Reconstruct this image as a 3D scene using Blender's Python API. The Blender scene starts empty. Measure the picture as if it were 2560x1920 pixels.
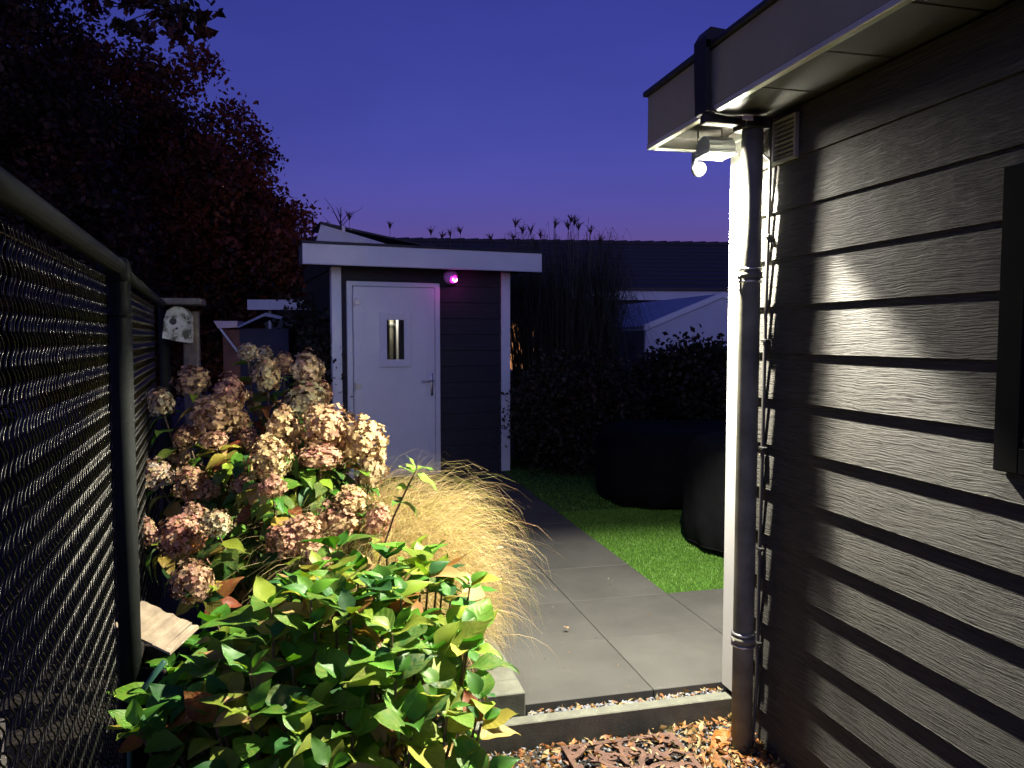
import bpy, bmesh, math, random
import numpy as np
from mathutils import Vector, Matrix, Euler

S = bpy.context.scene
COL = S.collection
R = random.Random(7)
N = np.random.RandomState(11)
rad = math.radians

# ------------------------------------------------------------------ camera, sky, light, exposure
cam = bpy.data.cameras.new('camera')
cam.sensor_width = 36.0
cam.lens = 27.03
cam.clip_start = 0.05
cam.clip_end = 600
co = bpy.data.objects.new('camera', cam)
co.location = (0, 0, 1.5)
co.rotation_euler = (rad(90 - 3.42), 0, 0)
COL.objects.link(co)
S.camera = co

world = bpy.data.worlds.new('World')
S.world = world
world.use_nodes = True
wn = world.node_tree
wn.nodes.clear()
w_out = wn.nodes.new('ShaderNodeOutputWorld')
w_bg = wn.nodes.new('ShaderNodeBackground')
w_sky = wn.nodes.new('ShaderNodeTexSky')
w_sky.sky_type = 'NISHITA'
w_sky.sun_disc = False
w_sky.sun_elevation = rad(-0.2)
w_sky.sun_rotation = rad(188)
w_sky.altitude = 0
w_sky.air_density = 1.0
w_sky.dust_density = 0.0
w_sky.ozone_density = 4.0
w_tint = wn.nodes.new('ShaderNodeMix')
w_tint.data_type = 'RGBA'
w_tint.blend_type = 'MULTIPLY'
w_tint.inputs[0].default_value = 1.0
w_tint.inputs[7].default_value = (1.02, 0.485, 1.02, 1)
wn.links.new(w_sky.outputs[0], w_tint.inputs[6])
w_tc = wn.nodes.new('ShaderNodeTexCoord')
w_sep = wn.nodes.new('ShaderNodeSeparateXYZ')
w_map = wn.nodes.new('ShaderNodeMapRange')
w_map.inputs[1].default_value = -0.02; w_map.inputs[2].default_value = 0.38
w_map.inputs[3].default_value = 1.0; w_map.inputs[4].default_value = 0.0
w_map.interpolation_type = 'SMOOTHSTEP'
w_add = wn.nodes.new('ShaderNodeMix')
w_add.data_type = 'RGBA'; w_add.blend_type = 'ADD'
w_add.inputs[7].default_value = (0.005, 0.044, 0.290, 1)      # dusk lavender low in the sky, all round
wn.links.new(w_tc.outputs['Generated'], w_sep.inputs[0])
wn.links.new(w_sep.outputs[2], w_map.inputs[0])
wn.links.new(w_map.outputs[0], w_add.inputs[0])
wn.links.new(w_tint.outputs[2], w_add.inputs[6])
w_no = wn.nodes.new('ShaderNodeTexNoise')
w_no.inputs['Scale'].default_value = 2.2; w_no.inputs['Detail'].default_value = 5; w_no.inputs['Roughness'].default_value = .5
w_mp = wn.nodes.new('ShaderNodeMapping'); w_mp.inputs[3].default_value = (1, 1, 3.5)
w_mr = wn.nodes.new('ShaderNodeMapRange')
w_mr.inputs[1].default_value = .3; w_mr.inputs[2].default_value = .7; w_mr.inputs[3].default_value = 1.06; w_mr.inputs[4].default_value = 1.30
w_cl = wn.nodes.new('ShaderNodeVectorMath'); w_cl.operation = 'SCALE'
wn.links.new(w_tc.outputs['Generated'], w_mp.inputs[0]); wn.links.new(w_mp.outputs[0], w_no.inputs['Vector'])
wn.links.new(w_no.outputs['Fac'], w_mr.inputs[0]); wn.links.new(w_mr.outputs[0], w_cl.inputs['Scale'])
wn.links.new(w_add.outputs[2], w_cl.inputs[0]); wn.links.new(w_cl.outputs[0], w_bg.inputs[0])
wn.links.new(w_bg.outputs[0], w_out.inputs[0])
w_bg.inputs[1].default_value = 0.15

sun = bpy.data.lights.new('sun', 'SUN')
sun.energy = 0.19
sun.angle = rad(60)
sun.color = (0.54, 0.60, 1.0)
so = bpy.data.objects.new('sun', sun)
so.rotation_euler = (rad(90 - 8), 0, rad(-8))
COL.objects.link(so)

vs = S.view_settings
vs.view_transform = 'Standard'
vs.look = 'None'
vs.exposure = 1.55
vs.gamma = 1.0
vs.use_curve_mapping = False
S.cycles.use_denoising = True
S.cycles.max_bounces = 6
S.cycles.transparent_max_bounces = 6
S.cycles.sample_clamp_indirect = 0.0
S.cycles.caustics_reflective = False
S.cycles.caustics_refractive = False

TH = rad(13.765)      # the house, the paving and the kerb share this direction


def hp(v, u, z=0.0):
    """a point given along the house axes (v to the right, u away from the camera)"""
    return Vector((v * math.cos(TH) - u * math.sin(TH), v * math.sin(TH) + u * math.cos(TH), z))


# ------------------------------------------------------------------ mesh helpers
class MB:
    def __init__(s):
        s.v = []; s.f = []

    def add(s, v, f):
        o = len(s.v)
        s.v += [tuple(p) for p in v]
        s.f += [tuple(i + o for i in q) for q in f]
        return s

    def box(s, x0, x1, y0, y1, z0, z1, b=0.0):
        if b <= 0:
            v = [(x, y, z) for x in (x0, x1) for y in (y0, y1) for z in (z0, z1)]
            return s.add(v, [(0, 1, 3, 2), (4, 6, 7, 5), (0, 4, 5, 1), (2, 3, 7, 6), (0, 2, 6, 4), (1, 5, 7, 3)])
        bm = bmesh.new()
        bmesh.ops.create_cube(bm, size=1)
        for q in bm.verts:
            q.co = Vector(((x0 + x1) / 2 + q.co.x * (x1 - x0), (y0 + y1) / 2 + q.co.y * (y1 - y0), (z0 + z1) / 2 + q.co.z * (z1 - z0)))
        bmesh.ops.bevel(bm, geom=bm.edges[:], offset=b, segments=2 if b > .008 else 1, affect='EDGES', profile=.5)
        bm.verts.index_update()
        s.add([q.co[:] for q in bm.verts], [[q.index for q in f.verts] for f in bm.faces])
        bm.free()
        return s

    def tube(s, pts, r, n=8, cap=True):
        pts = [Vector(p) for p in pts]
        rr = r if isinstance(r, (list, tuple)) else [r] * len(pts)
        o = len(s.v)
        ref = None
        for i, p in enumerate(pts):
            d = (pts[min(i + 1, len(pts) - 1)] - pts[max(i - 1, 0)])
            d = d.normalized() if d.length > 1e-9 else Vector((0, 0, 1))
            if ref is None:
                ref = Vector((1, 0, 0)) if abs(d.x) < .8 else Vector((0, 1, 0))
            a = (ref - d * ref.dot(d)).normalized(); ref = a
            b = d.cross(a)
            for k in range(n):
                t = 2 * math.pi * k / n
                s.v.append(tuple(p + (a * math.cos(t) + b * math.sin(t)) * rr[i]))
        for i in range(len(pts) - 1):
            for k in range(n):
                q = (k + 1) % n
                s.f.append((o + i * n + k, o + i * n + q, o + (i + 1) * n + q, o + (i + 1) * n + k))
        if cap:
            s.f.append(tuple(o + k for k in reversed(range(n))))
            s.f.append(tuple(o + (len(pts) - 1) * n + k for k in range(n)))
        return s

    def lathe(s, prof, n=20, c=(0, 0, 0)):
        o = len(s.v)
        for (r, z) in prof:
            for k in range(n):
                t = 2 * math.pi * k / n
                s.v.append((c[0] + r * math.cos(t), c[1] + r * math.sin(t), c[2] + z))
        for i in range(len(prof) - 1):
            for k in range(n):
                q = (k + 1) % n
                s.f.append((o + i * n + k, o + i * n + q, o + (i + 1) * n + q, o + (i + 1) * n + k))
        s.f.append(tuple(o + k for k in reversed(range(n))))
        s.f.append(tuple(o + (len(prof) - 1) * n + k for k in range(n)))
        return s

    def prism(s, poly, axis, a, b):
        """poly: 2-D outline in the other two axes; extruded along axis from a to b"""
        n = len(poly)
        def mk(p, t):
            return {'x': (t, p[0], p[1]), 'y': (p[0], t, p[1]), 'z': (p[0], p[1], t)}[axis]
        v = [mk(p, a) for p in poly] + [mk(p, b) for p in poly]
        f = [tuple(reversed(range(n))), tuple(range(n, 2 * n))] + [(i, (i + 1) % n, n + (i + 1) % n, n + i) for i in range(n)]
        return s.add(v, f)

    def mesh(s, name, m, smooth=False):
        me = bpy.data.meshes.new(name)
        me.from_pydata(s.v, [], s.f)
        if m: me.materials.append(m)
        bm = bmesh.new(); bm.from_mesh(me)
        bmesh.ops.recalc_face_normals(bm, faces=bm.faces[:])
        bm.to_mesh(me); bm.free()
        if smooth:
            for p in me.polygons: p.use_smooth = True
        return me


def link(name, data, parent=None, loc=None):
    o = bpy.data.objects.new(name, data)
    COL.objects.link(o)
    if parent: o.parent = parent
    if loc is not None: o.location = loc
    return o


def thing(name, label, cat, loc=(0, 0, 0), rotz=0.0, group=None):
    o = bpy.data.objects.new(name, None)
    o.empty_display_size = .1
    COL.objects.link(o)
    o.location = loc
    o.rotation_euler = (0, 0, rotz)
    o['label'] = label; o['category'] = cat
    if group: o['group'] = group
    return o


def part(name, mb, m, parent, smooth=False, label=None):
    o = link(name, mb.mesh(name, m, smooth), parent)
    if label: o['label'] = label
    return o


def tag(o, label, cat, group=None):
    o['label'] = label; o['category'] = cat
    if group: o['group'] = group
    return o


def np_mesh(name, V, F, m, smooth=False, col=None, uv=None):
    """V (n,3), F (m,k) arrays; col: (m,3) face colours"""
    me = bpy.data.meshes.new(name)
    k = F.shape[1]
    me.vertices.add(len(V)); me.vertices.foreach_set('co', V.astype(np.float32).ravel())
    me.loops.add(F.size); me.loops.foreach_set('vertex_index', F.astype(np.int32).ravel())
    me.polygons.add(len(F)); me.polygons.foreach_set('loop_start', np.arange(0, F.size, k, dtype=np.int32))
    if smooth: me.polygons.foreach_set('use_smooth', np.ones(len(F), dtype=bool))
    me.materials.append(m)
    me.update(calc_edges=True)
    if col is not None:
        a = me.attributes.new('Col', 'FLOAT_COLOR', 'FACE')
        c = np.ones((len(F), 4), np.float32); c[:, :3] = col
        a.data.foreach_set('color', c.ravel())
    return me


# ------------------------------------------------------------------ materials
class MT:
    def __init__(s, name):
        s.m = bpy.data.materials.new(name)
        s.m.use_nodes = True
        s.t = s.m.node_tree
        s.b = s.t.nodes['Principled BSDF']
        s.out = s.t.nodes['Material Output']

    def n(s, typ, **kw):
        o = s.t.nodes.new('ShaderNode' + typ)
        for k, v in kw.items():
            if k[0] == 'i' and k[1:].isdigit(): o.inputs[int(k[1:])].default_value = v
            else: setattr(o, k, v)
        return o

    def l(s, a, b): s.t.links.new(a, b)

    def coord(s, scale=(1, 1, 1), rnd=False, kind='Object'):
        tc = s.n('TexCoord'); mp = s.n('Mapping')
        mp.inputs[3].default_value = scale
        s.l(tc.outputs[kind], mp.inputs[0])
        if rnd:
            oi = s.n('ObjectInfo'); mu = s.n('Math', operation='MULTIPLY', i1=37.0)
            s.l(oi.outputs['Random'], mu.inputs[0]); s.l(mu.outputs[0], mp.inputs[1])
        return mp.outputs[0]

    def noise(s, vec, scale, detail=4, rough=.55, dist=0.0):
        q = s.n('TexNoise'); q.inputs['Scale'].default_value = scale; q.inputs['Detail'].default_value = detail
        q.inputs['Roughness'].default_value = rough; q.inputs['Distortion'].default_value = dist
        if vec is not None: s.l(vec, q.inputs['Vector'])
        return q.outputs['Fac']

    def ramp(s, fac, stops):
        q = s.n('ValToRGB')
        e = q.color_ramp.elements
        while len(e) > 1: e.remove(e[-1])
        e[0].position = stops[0][0]; e[0].color = (*stops[0][1], 1)
        for p, c in stops[1:]:
            x = e.new(p); x.color = (*c, 1)
        s.l(fac, q.inputs[0])
        return q.outputs[0]

    def mix(s, fac, a, b, mode='MIX'):
        q = s.n('Mix', data_type='RGBA', blend_type=mode)
        for i, x in ((0, fac), (6, a), (7, b)):
            if hasattr(x, 'is_linked') or isinstance(x, bpy.types.NodeSocket): s.l(x, q.inputs[i])
            else: q.inputs[i].default_value = x if i == 0 else (*x, 1)
        return q.outputs[2]

    def math(s, op, a, b=0.0):
        q = s.n('Math', operation=op)
        for i, x in ((0, a), (1, b)):
            if isinstance(x, bpy.types.NodeSocket): s.l(x, q.inputs[i])
            else: q.inputs[i].default_value = x
        return q.outputs[0]

    def bump(s, h, strength=.5, dist=.01):
        q = s.n('Bump'); q.inputs['Strength'].default_value = strength; q.inputs['Distance'].default_value = dist
        s.l(h, q.inputs['Height']); s.l(q.outputs[0], s.b.inputs['Normal'])

    def base(s, c):
        if isinstance(c, bpy.types.NodeSocket): s.l(c, s.b.inputs['Base Color'])
        else: s.b.inputs['Base Color'].default_value = (*c, 1)

    def rough(s, r, spec=.5, metal=0.0):
        if isinstance(r, bpy.types.NodeSocket): s.l(r, s.b.inputs['Roughness'])
        else: s.b.inputs['Roughness'].default_value = r
        s.b.inputs['Specular IOR Level'].default_value = spec
        s.b.inputs['Metallic'].default_value = metal


def simple(name, c, r=.6, var=.25, sc=6.0, bump=0.0, bsc=60.0, metal=0.0, spec=.5):
    t = MT(name)
    v = t.coord(rnd=True)
    f = t.noise(v, sc, 6)
    lo = tuple(x * (1 - var) for x in c); hi = tuple(min(1, x * (1 + var)) for x in c)
    t.base(t.ramp(f, [(.3, lo), (.7, hi)]))
    t.rough(r, spec, metal)
    if bump: t.bump(t.noise(v, bsc, 5), bump, .004)
    return t.m


def plank_material(name, c, c2, depth=.0030):
    t = MT(name)
    v = t.coord(scale=(1, 1, 1), rnd=True)
    warp = t.noise(v, 5.0, 3)
    sep = t.n('SeparateXYZ'); t.l(v, sep.inputs[0])
    wz = t.math('ADD', sep.outputs[2], t.math('MULTIPLY', warp, .03))
    cmb = t.n('CombineXYZ')
    t.l(t.math('MULTIPLY', sep.outputs[1], 9.0), cmb.inputs[1])
    t.l(t.math('MULTIPLY', sep.outputs[0], 9.0), cmb.inputs[0])
    t.l(t.math('MULTIPLY', wz, 230.0), cmb.inputs[2])
    g = t.noise(cmb.outputs[0], 1.0, 4, .6)
    cmb2 = t.n('CombineXYZ')
    t.l(t.math('MULTIPLY', sep.outputs[1], 4.0), cmb2.inputs[1])
    t.l(t.math('MULTIPLY', wz, 55.0), cmb2.inputs[2])
    g2 = t.noise(cmb2.outputs[0], 1.0, 2, .5)
    gr = t.ramp(g, [(.36, (0, 0, 0)), (.62, (1, 1, 1))])
    h = t.math('ADD', gr, t.math('MULTIPLY', g2, .8))
    t.base(t.mix(t.ramp(t.math('MULTIPLY', h, .6), [(.2, (0, 0, 0)), (.9, (1, 1, 1))]), c, c2))
    t.rough(.72, .18)
    t.bump(h, .9, depth)
    return t.m


def leaf_material(name, src, trans=.35, veins=True, rough=.42, spot=True, back=(.75, .85, .7)):
    """src 'object': colour from the object's own colour; 'attr': face colour of a joined mass of leaves"""
    t = MT(name)
    if src == 'object':
        oi = t.n('ObjectInfo'); base = oi.outputs['Color']; rnd = oi.outputs['Random']
    else:
        at = t.n('Attribute', attribute_name='Col'); base = at.outputs['Color']; rnd = None
    c = base
    if veins:
        uv = t.n('UVMap'); sp = t.n('SeparateXYZ'); t.l(uv.outputs[0], sp.inputs[0])
        ax = t.math('ABSOLUTE', sp.outputs[0])
        mid = t.math('LESS_THAN', ax, .035)
        ph = t.math('MULTIPLY', t.math('SUBTRACT', sp.outputs[1], t.math('MULTIPLY', ax, .32)), 44.0)
        sv = t.math('SINE', ph)
        side = t.math('POWER', t.math('MAXIMUM', sv, 0.0), 10.0)
        vein = t.math('MAXIMUM', mid, t.math('MULTIPLY', side, .55))
        lig = t.mix(1.0, c, (1.5, 1.4, 1.6), 'MULTIPLY')
        c = t.mix(t.math('MULTIPLY', vein, .5), c, lig)
        t.bump(t.math('ADD', t.math('MULTIPLY', sv, .5), t.math('MULTIPLY', mid, -1.0)), .28, .002)
    if spot:
        tc = t.n('TexCoord'); ad = t.n('Mapping')
        t.l(tc.outputs['Object'], ad.inputs[0])
        if rnd is not None:
            mu = t.math('MULTIPLY', rnd, 50.0); t.l(mu, ad.inputs[1])
        f = t.noise(ad.outputs[0], 26.0, 3)
        f2 = t.noise(ad.outputs[0], 9.0, 2)
        c = t.mix(t.ramp(f, [(.62, (0, 0, 0)), (.7, (.8, .8, .8))]), c, (.10, .045, .015))
        c = t.mix(t.ramp(f2, [(.35, (.0, .0, .0)), (.75, (.45, .45, .45))]), c, (.30, .27, .05))
    ge = t.n('NewGeometry')
    cb = t.mix(1.0, c, back, 'MULTIPLY')
    if spot: cb = t.mix(.25, cb, (.35, .42, .30))
    c = t.mix(ge.outputs['Backfacing'], c, cb)
    t.base(c)
    t.rough(rough, .35)
    tr = t.n('BsdfTranslucent'); t.l(t.mix(1.0, c, (1.1, 1.2, .6), 'MULTIPLY'), tr.inputs[0])
    ms = t.n('MixShader'); ms.inputs[0].default_value = trans
    t.l(t.b.outputs[0], ms.inputs[1]); t.l(tr.outputs[0], ms.inputs[2]); t.l(ms.outputs[0], t.out.inputs[0])
    return t.m


def emit(name, c, k):
    t = MT(name)
    t.base((0, 0, 0))
    t.b.inputs['Emission Color'].default_value = (*c, 1)
    t.b.inputs['Emission Strength'].default_value = k
    return t.m


M_PLANK = plank_material('embossed_plank_paint', (.034, .033, .029), (.074, .071, .063))
M_SHEDPLANK = plank_material('shed_plank_paint', (.030, .029, .032), (.045, .044, .047), .001)
M_WHITE = simple('white_paint', (.76, .77, .75), .45, .05, 3)
M_WHITEPVC = simple('white_pvc', (.70, .71, .72), .35, .04, 3)
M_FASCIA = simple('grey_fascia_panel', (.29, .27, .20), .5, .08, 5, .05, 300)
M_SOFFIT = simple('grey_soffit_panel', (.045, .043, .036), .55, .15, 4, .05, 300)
M_ALU = simple('pale_aluminium', (.62, .62, .58), .35, .08, 4, 0, 60, .3)
M_DARK = simple('black_metal', (.022, .022, .023), .4, .2, 8)
M_BITUMEN = simple('black_roofing', (.018, .018, .02), .8, .3, 12, .3, 120)
M_PIPE = simple('dark_grey_zinc_pipe', (.155, .152, .115), .66, .35, 9, .08, 80, 0, .2)
M_BLACKPLASTIC = simple('black_plastic', (.010, .010, .010), .55, .2, 10)
M_LAMPBODY = simple('grey_lamp_housing', (.17, .18, .19), .45, .06, 8, .03, 300)
M_MATTE = simple('matte_black_frame', (.008, .008, .008), .95, .2, 10, 0, 60, 0, .05)
M_GLASS = simple('dark_window_glass', (.006, .006, .008), .04, .05, 4)
M_CONC = simple('kerb_concrete', (.125, .13, .10), .85, .25, 14, .35, 140)
M_SOIL = simple('dark_soil', (.022, .016, .011), .95, .4, 12, .8, 60)
M_STEEL = simple('brushed_steel', (.5, .5, .5), .35, .1, 9, 0, 60, .9)
M_FENCE = simple('dark_green_coated_steel', (.008, .010, .009), .75, .3, 10, .05, 90, 0, .12)
M_WIRE = simple('grey_coated_wire', (.038, .037, .032), .32, .2, 30, 0, 60, .9)
M_RUST = simple('rusty_steel', (.105, .055, .038), .85, .35, 22, .3, 160)
M_BARK = simple('tree_bark', (.030, .022, .017), .9, .4, 14, .6, 30)
M_STEM = simple('brown_stem', (.13, .085, .045), .8, .4, 40)
M_GREENSTEM = simple('green_stem', (.14, .20, .05), .7, .3, 40)
M_WOOD = simple('weathered_pale_board', (.42, .33, .22), .8, .3, 18, .3, 70)
M_WOODDARK = simple('dark_brown_timber', (.014, .009, .006), .85, .4, 14, .3, 60)
M_POST = simple('grey_timber_post', (.10, .088, .08), .85, .3, 16, .3, 60)
M_COVER = simple('black_cover_fabric', (.0045, .005, .006), .9, .3, 6, .3, 30, 0, .08)
M_LILAC = simple('pale_rendered_wall', (.62, .62, .66), .8, .06, 3)
M_BLUEROOF = simple('blue_grey_sheet_roof', (.25, .29, .38), .6, .12, 2)
M_GREYWALL = simple('dark_grey_wall', (.09, .095, .11), .85, .2, 5)
M_TILE_ROOF = simple('dark_roof_tile', (.035, .032, .036), .75, .3, 20)
M_BRICK = simple('lamplit_brick', (.20, .085, .05), .85, .3, 9)  # orange tone holds the warm lamplight falling on this wall
M_STONE = simple('slate_chip', (.17, .18, .20), .7, .35, 25, .2, 90)

t = MT('anthracite_paving')
v_ = t.coord(rnd=True)
f1 = t.noise(v_, 2.2, 7, .62); f2 = t.noise(v_, 320.0, 2); f3 = t.noise(v_, 14.0, 6, .6)
c_ = t.ramp(f1, [(.3, (.048, .048, .043)), (.7, (.076, .075, .068))])
c_ = t.mix(t.ramp(f2, [(.66, (0, 0, 0)), (.74, (.55, .55, .55))]), c_, (.16, .16, .15))
c_ = t.mix(t.ramp(f3, [(.60, (0, 0, 0)), (.78, (.35, .35, .35))]), c_, (.105, .10, .08))
t.base(c_); t.rough(.78, .35); t.bump(f2, .25, .002)
M_PAVE = t.m

t = MT('lawn_turf')
f1 = t.noise(t.coord(), 2.0, 4)
t.base(t.ramp(f1, [(.3, (.030, .075, .010)), (.7, (.045, .11, .014))])); t.rough(.8, .2)
M_TURF = t.m

t = MT('turf_blade')
at = t.n('Attribute', attribute_name='Col'); t.base(at.outputs['Color']); t.rough(.5, .3)
M_BLADE = t.m

M_LEAF = leaf_material('broad_leaf', 'object', rough=.52)
M_LEAFMASS = leaf_material('leaf_mass', 'attr', .3, False, .5, False)
M_TREELEAF = leaf_material('tree_leaf_mass', 'attr', .25, False, .6, False, (1, 1, 1))

t = MT('dry_grass_blade')
at = t.n('Attribute', attribute_name='Col')
t.base(at.outputs['Color']); t.rough(.5, .3)
tr = t.n('BsdfTranslucent'); t.l(at.outputs['Color'], tr.inputs[0])
ms = t.n('MixShader'); ms.inputs[0].default_value = .3
t.l(t.b.outputs[0], ms.inputs[1]); t.l(tr.outputs[0], ms.inputs[2]); t.l(ms.outputs[0], t.out.inputs[0])
M_DRYGRASS = t.m

t = MT('flower_petal')
oi = t.n('ObjectInfo'); at = t.n('Attribute', attribute_name='Col')
sp = t.n('SeparateColor'); t.l(at.outputs['Color'], sp.inputs[0])
pk = t.mix(sp.outputs[0], oi.outputs['Color'], (.48, .20, .15))          # rosy petals
pk = t.mix(sp.outputs[1], pk, (.60, .46, .22))                            # straw petals
pk = t.mix(sp.outputs[2], pk, (.13, .065, .03))                           # withered petals
t.base(pk); t.rough(.6, .25)
tr = t.n('BsdfTranslucent'); t.l(pk, tr.inputs[0])
ms = t.n('MixShader'); ms.inputs[0].default_value = .3
t.l(t.b.outputs[0], ms.inputs[1]); t.l(tr.outputs[0], ms.inputs[2]); t.l(ms.outputs[0], t.out.inputs[0])
M_PETAL = t.m

# ------------------------------------------------------------------ ground, paving, kerbs
g = MB()
g.add([(-150, -60, -.135), (150, -60, -.135), (150, 300, -.135), (-150, 300, -.135)], [(0, 1, 2, 3)])
o = part('ground', g, M_SOIL, None); o['kind'] = 'structure'; o['label'] = 'dark soil ground'

pv = thing('paving', 'anthracite concrete slabs laid in a square grid between planting bed and lawn', 'paving', (0, 0, 0), TH)
del pv['category']; pv['kind'] = 'structure'
b = MB().box(.60, 1.66, 2.972, 9.4, -.10, -.043).box(1.66, 6.0, 3.01, 9.4, -.10, -.043)
part('slab_bed', b, M_SOIL, pv)
us = [2.967, 3.541, 4.105] + [4.105 + .597 * k for k in range(1, 8)]
vcols = [(.153, .750), (.750, 1.350), (1.350, 1.947), (1.947, 2.546), (2.546, 3.145), (3.145, 3.744)]
for i in range(len(us) - 1):
    for j, (va, vb) in enumerate(vcols):
        ua, ub = us[i], us[i + 1]
        if va >= 1.94 and i > 1: continue
        if j == 0: continue
        gg = .0015
        d = R.uniform(-.0012, .0012)
        part('tile', MB().box(va + gg, vb - gg, ua + gg, ub - gg, -.042 + d, d, .0025), M_PAVE, pv)

# kerb at the step
kb = MB().box(-1.3, 1.672, 2.858, 2.918, -.16, -.020, .004)
o = part('kerb', kb, M_CONC, None); o.rotation_euler = (0, 0, TH); o['kind'] = 'structure'
o['label'] = 'long concrete edging strip at the step'
# planter edging
pe = thing('planter_edging', 'square pale concrete block edging round the end of the planting bed', 'edging', hp(.7, 3.0, 0), TH)
part('edging_block', MB().box(-.78, .073, -.075, .055, -.16, .072, .004), M_CONC, pe)
part('edging_block', MB().box(-.045, .074, .058, 1.05, -.16, .068, .004), M_CONC, pe)
for k in range(3):
    part('edging_block', MB().box(-.045, .074, 1.055 + k * 1.0, 2.05 + k * 1.0, -.16, .068, .004), M_CONC, pe)
bed = MB().box(-2.6, .655, 3.05, 8.0, -.12, .03)
o = part('planting_bed', bed, M_SOIL, None); o.rotation_euler = (0, 0, TH); o['kind'] = 'structure'

# lawn
lw = MB().box(1.949, 8.0, 4.108, 9.4, -.06, -.012)
o = part('lawn', lw, M_TURF, None); o.rotation_euler = (0, 0, TH); o['kind'] = 'structure'


def lawn_blades():
    n1 = 64000; n2 = 16000
    v = np.concatenate([N.uniform(1.949, 3.4, n1), N.uniform(1.949, 4.2, n2)])
    u = np.concatenate([N.uniform(4.108, 6.3, n1), N.uniform(6.0, 8.6, n2)])
    n = n1 + n2
    h = N.uniform(.008, .020, n); w = N.uniform(.0012, .0024, n) * np.where(np.arange(n) < n1, 1, 1.6)
    a = N.uniform(0, 2 * np.pi, n); ln = N.uniform(.0, .014, n); b = N.uniform(0, 2 * np.pi, n)
    V = np.zeros((n, 3, 3))
    V[:, 0] = np.stack([v - w * np.cos(a), u - w * np.sin(a), np.full(n, -.013)], 1)
    V[:, 1] = np.stack([v + w * np.cos(a), u + w * np.sin(a), np.full(n, -.013)], 1)
    V[:, 2] = np.stack([v + ln * np.cos(b), u + ln * np.sin(b), -.013 + h], 1)
    base = np.array([.088, .205, .028]); c = base * N.uniform(.78, 1.2, (n, 1)) + N.uniform(0, .014, (n, 1)) * np.array([1, .9, .1])
    o = link('grass', np_mesh('grass', V.reshape(-1, 3), np.arange(3 * n).reshape(-1, 3), M_BLADE, col=c))
    o.rotation_euler = (0, 0, TH)
    o['kind'] = 'stuff'; o['label'] = 'short green artificial grass of the lawn'


lawn_blades()

# ------------------------------------------------------------------ the house on the right
WZ = [.378 + .1774 * k for k in range(-3, 12)]
hs = thing('timber_house', 'dark timber clad house corner with flat roof at the right', 'house', (0, 0, 0), TH)
part('wall', MB().box(1.70, 7.0, -2.0, 2.93, -.16, 2.34), M_WHITE, hs)
for k in range(len(WZ) - 1):
    z0 = WZ[k]
    m = MB().prism([(1.6705, z0 + .0015), (1.6712, z0 + .004), (1.6808, z0 + .184), (1.699, z0 + .184), (1.699, z0 + .0015)], 'y', -1.2, 2.732)
    o = part('plank', m, M_PLANK, hs)
# corner board of the far end and its little capital under the soffit
part('corner_board', MB().box(1.657, 1.699, 2.735, 2.942, .004, 2.30, .003), M_WHITE, hs)
part('corner_cap', MB().box(1.650, 1.699, 2.725, 2.95, 2.302, 2.343, .003), M_WHITE, hs)
# roof
part('roof', MB().box(1.44, 7.0, -2.0, 3.235, 2.365, 2.56), M_BITUMEN, hs)
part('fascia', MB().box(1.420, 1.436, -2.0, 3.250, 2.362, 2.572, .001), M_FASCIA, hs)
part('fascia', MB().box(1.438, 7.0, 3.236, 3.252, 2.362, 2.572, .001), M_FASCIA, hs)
part('roof_trim', MB().box(1.402, 1.60, -2.0, 3.268, 2.574, 2.596, .003).box(1.602, 7.0, 3.10, 3.268, 2.574, 2.596, .003), M_DARK, hs)
bd = MB().box(1.4175, 1.445, -2.0, 3.2545, 2.340, 2.3605, .002)
part('fascia_bead', bd, M_ALU, hs)
part('fascia_bead', MB().box(1.447, 7.0, 3.228, 3.2545, 2.340, 2.3605, .002), M_ALU, hs)
ju = [3.226, 3.056, 2.716, 2.376, 2.036, 1.696, 1.356, 1.016, .676, .336, 0, -.4, -.8, -1.2]
for a, bq in zip(ju[:-1], ju[1:]):
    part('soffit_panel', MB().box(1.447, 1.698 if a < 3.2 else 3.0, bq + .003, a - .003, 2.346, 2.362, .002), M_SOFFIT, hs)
part('soffit_strip', MB().box(1.447, 1.66, 2.735, 2.742, 2.338, 2.3455).box(1.447, 1.66, 2.755, 2.762, 2.338, 2.3455), M_ALU, hs)
# vent grille under the soffit
vg = part('vent_grille', MB().box(1.655, 1.672, 2.485, 2.635, 2.150, 2.160, .001).box(1.655, 1.672, 2.485, 2.635, 2.300, 2.310, .001)
          .box(1.655, 1.672, 2.485, 2.497, 2.160, 2.300, .001).box(1.655, 1.672, 2.623, 2.635, 2.160, 2.300, .001), M_FASCIA, hs)
for k in range(8):
    z = 2.166 + k * .0168
    part('slat', MB().prism([(1.668, z), (1.656, z + .003), (1.656, z + .005), (1.668, z + .013)], 'y', 2.498, 2.622), M_FASCIA, vg)
# dark window at the right edge of the picture
wf = part('window', MB().box(1.652, 1.672, 1.525, 1.597, 1.165, 1.925, .002).box(1.652, 1.672, .20, 1.525, 1.165, 1.230, .002)
          .box(1.652, 1.672, .20, 1.525, 1.862, 1.925, .002), M_MATTE, hs)
part('pane', MB().box(1.660, 1.668, .20, 1.525, 1.230, 1.862), M_GLASS, wf)

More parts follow.
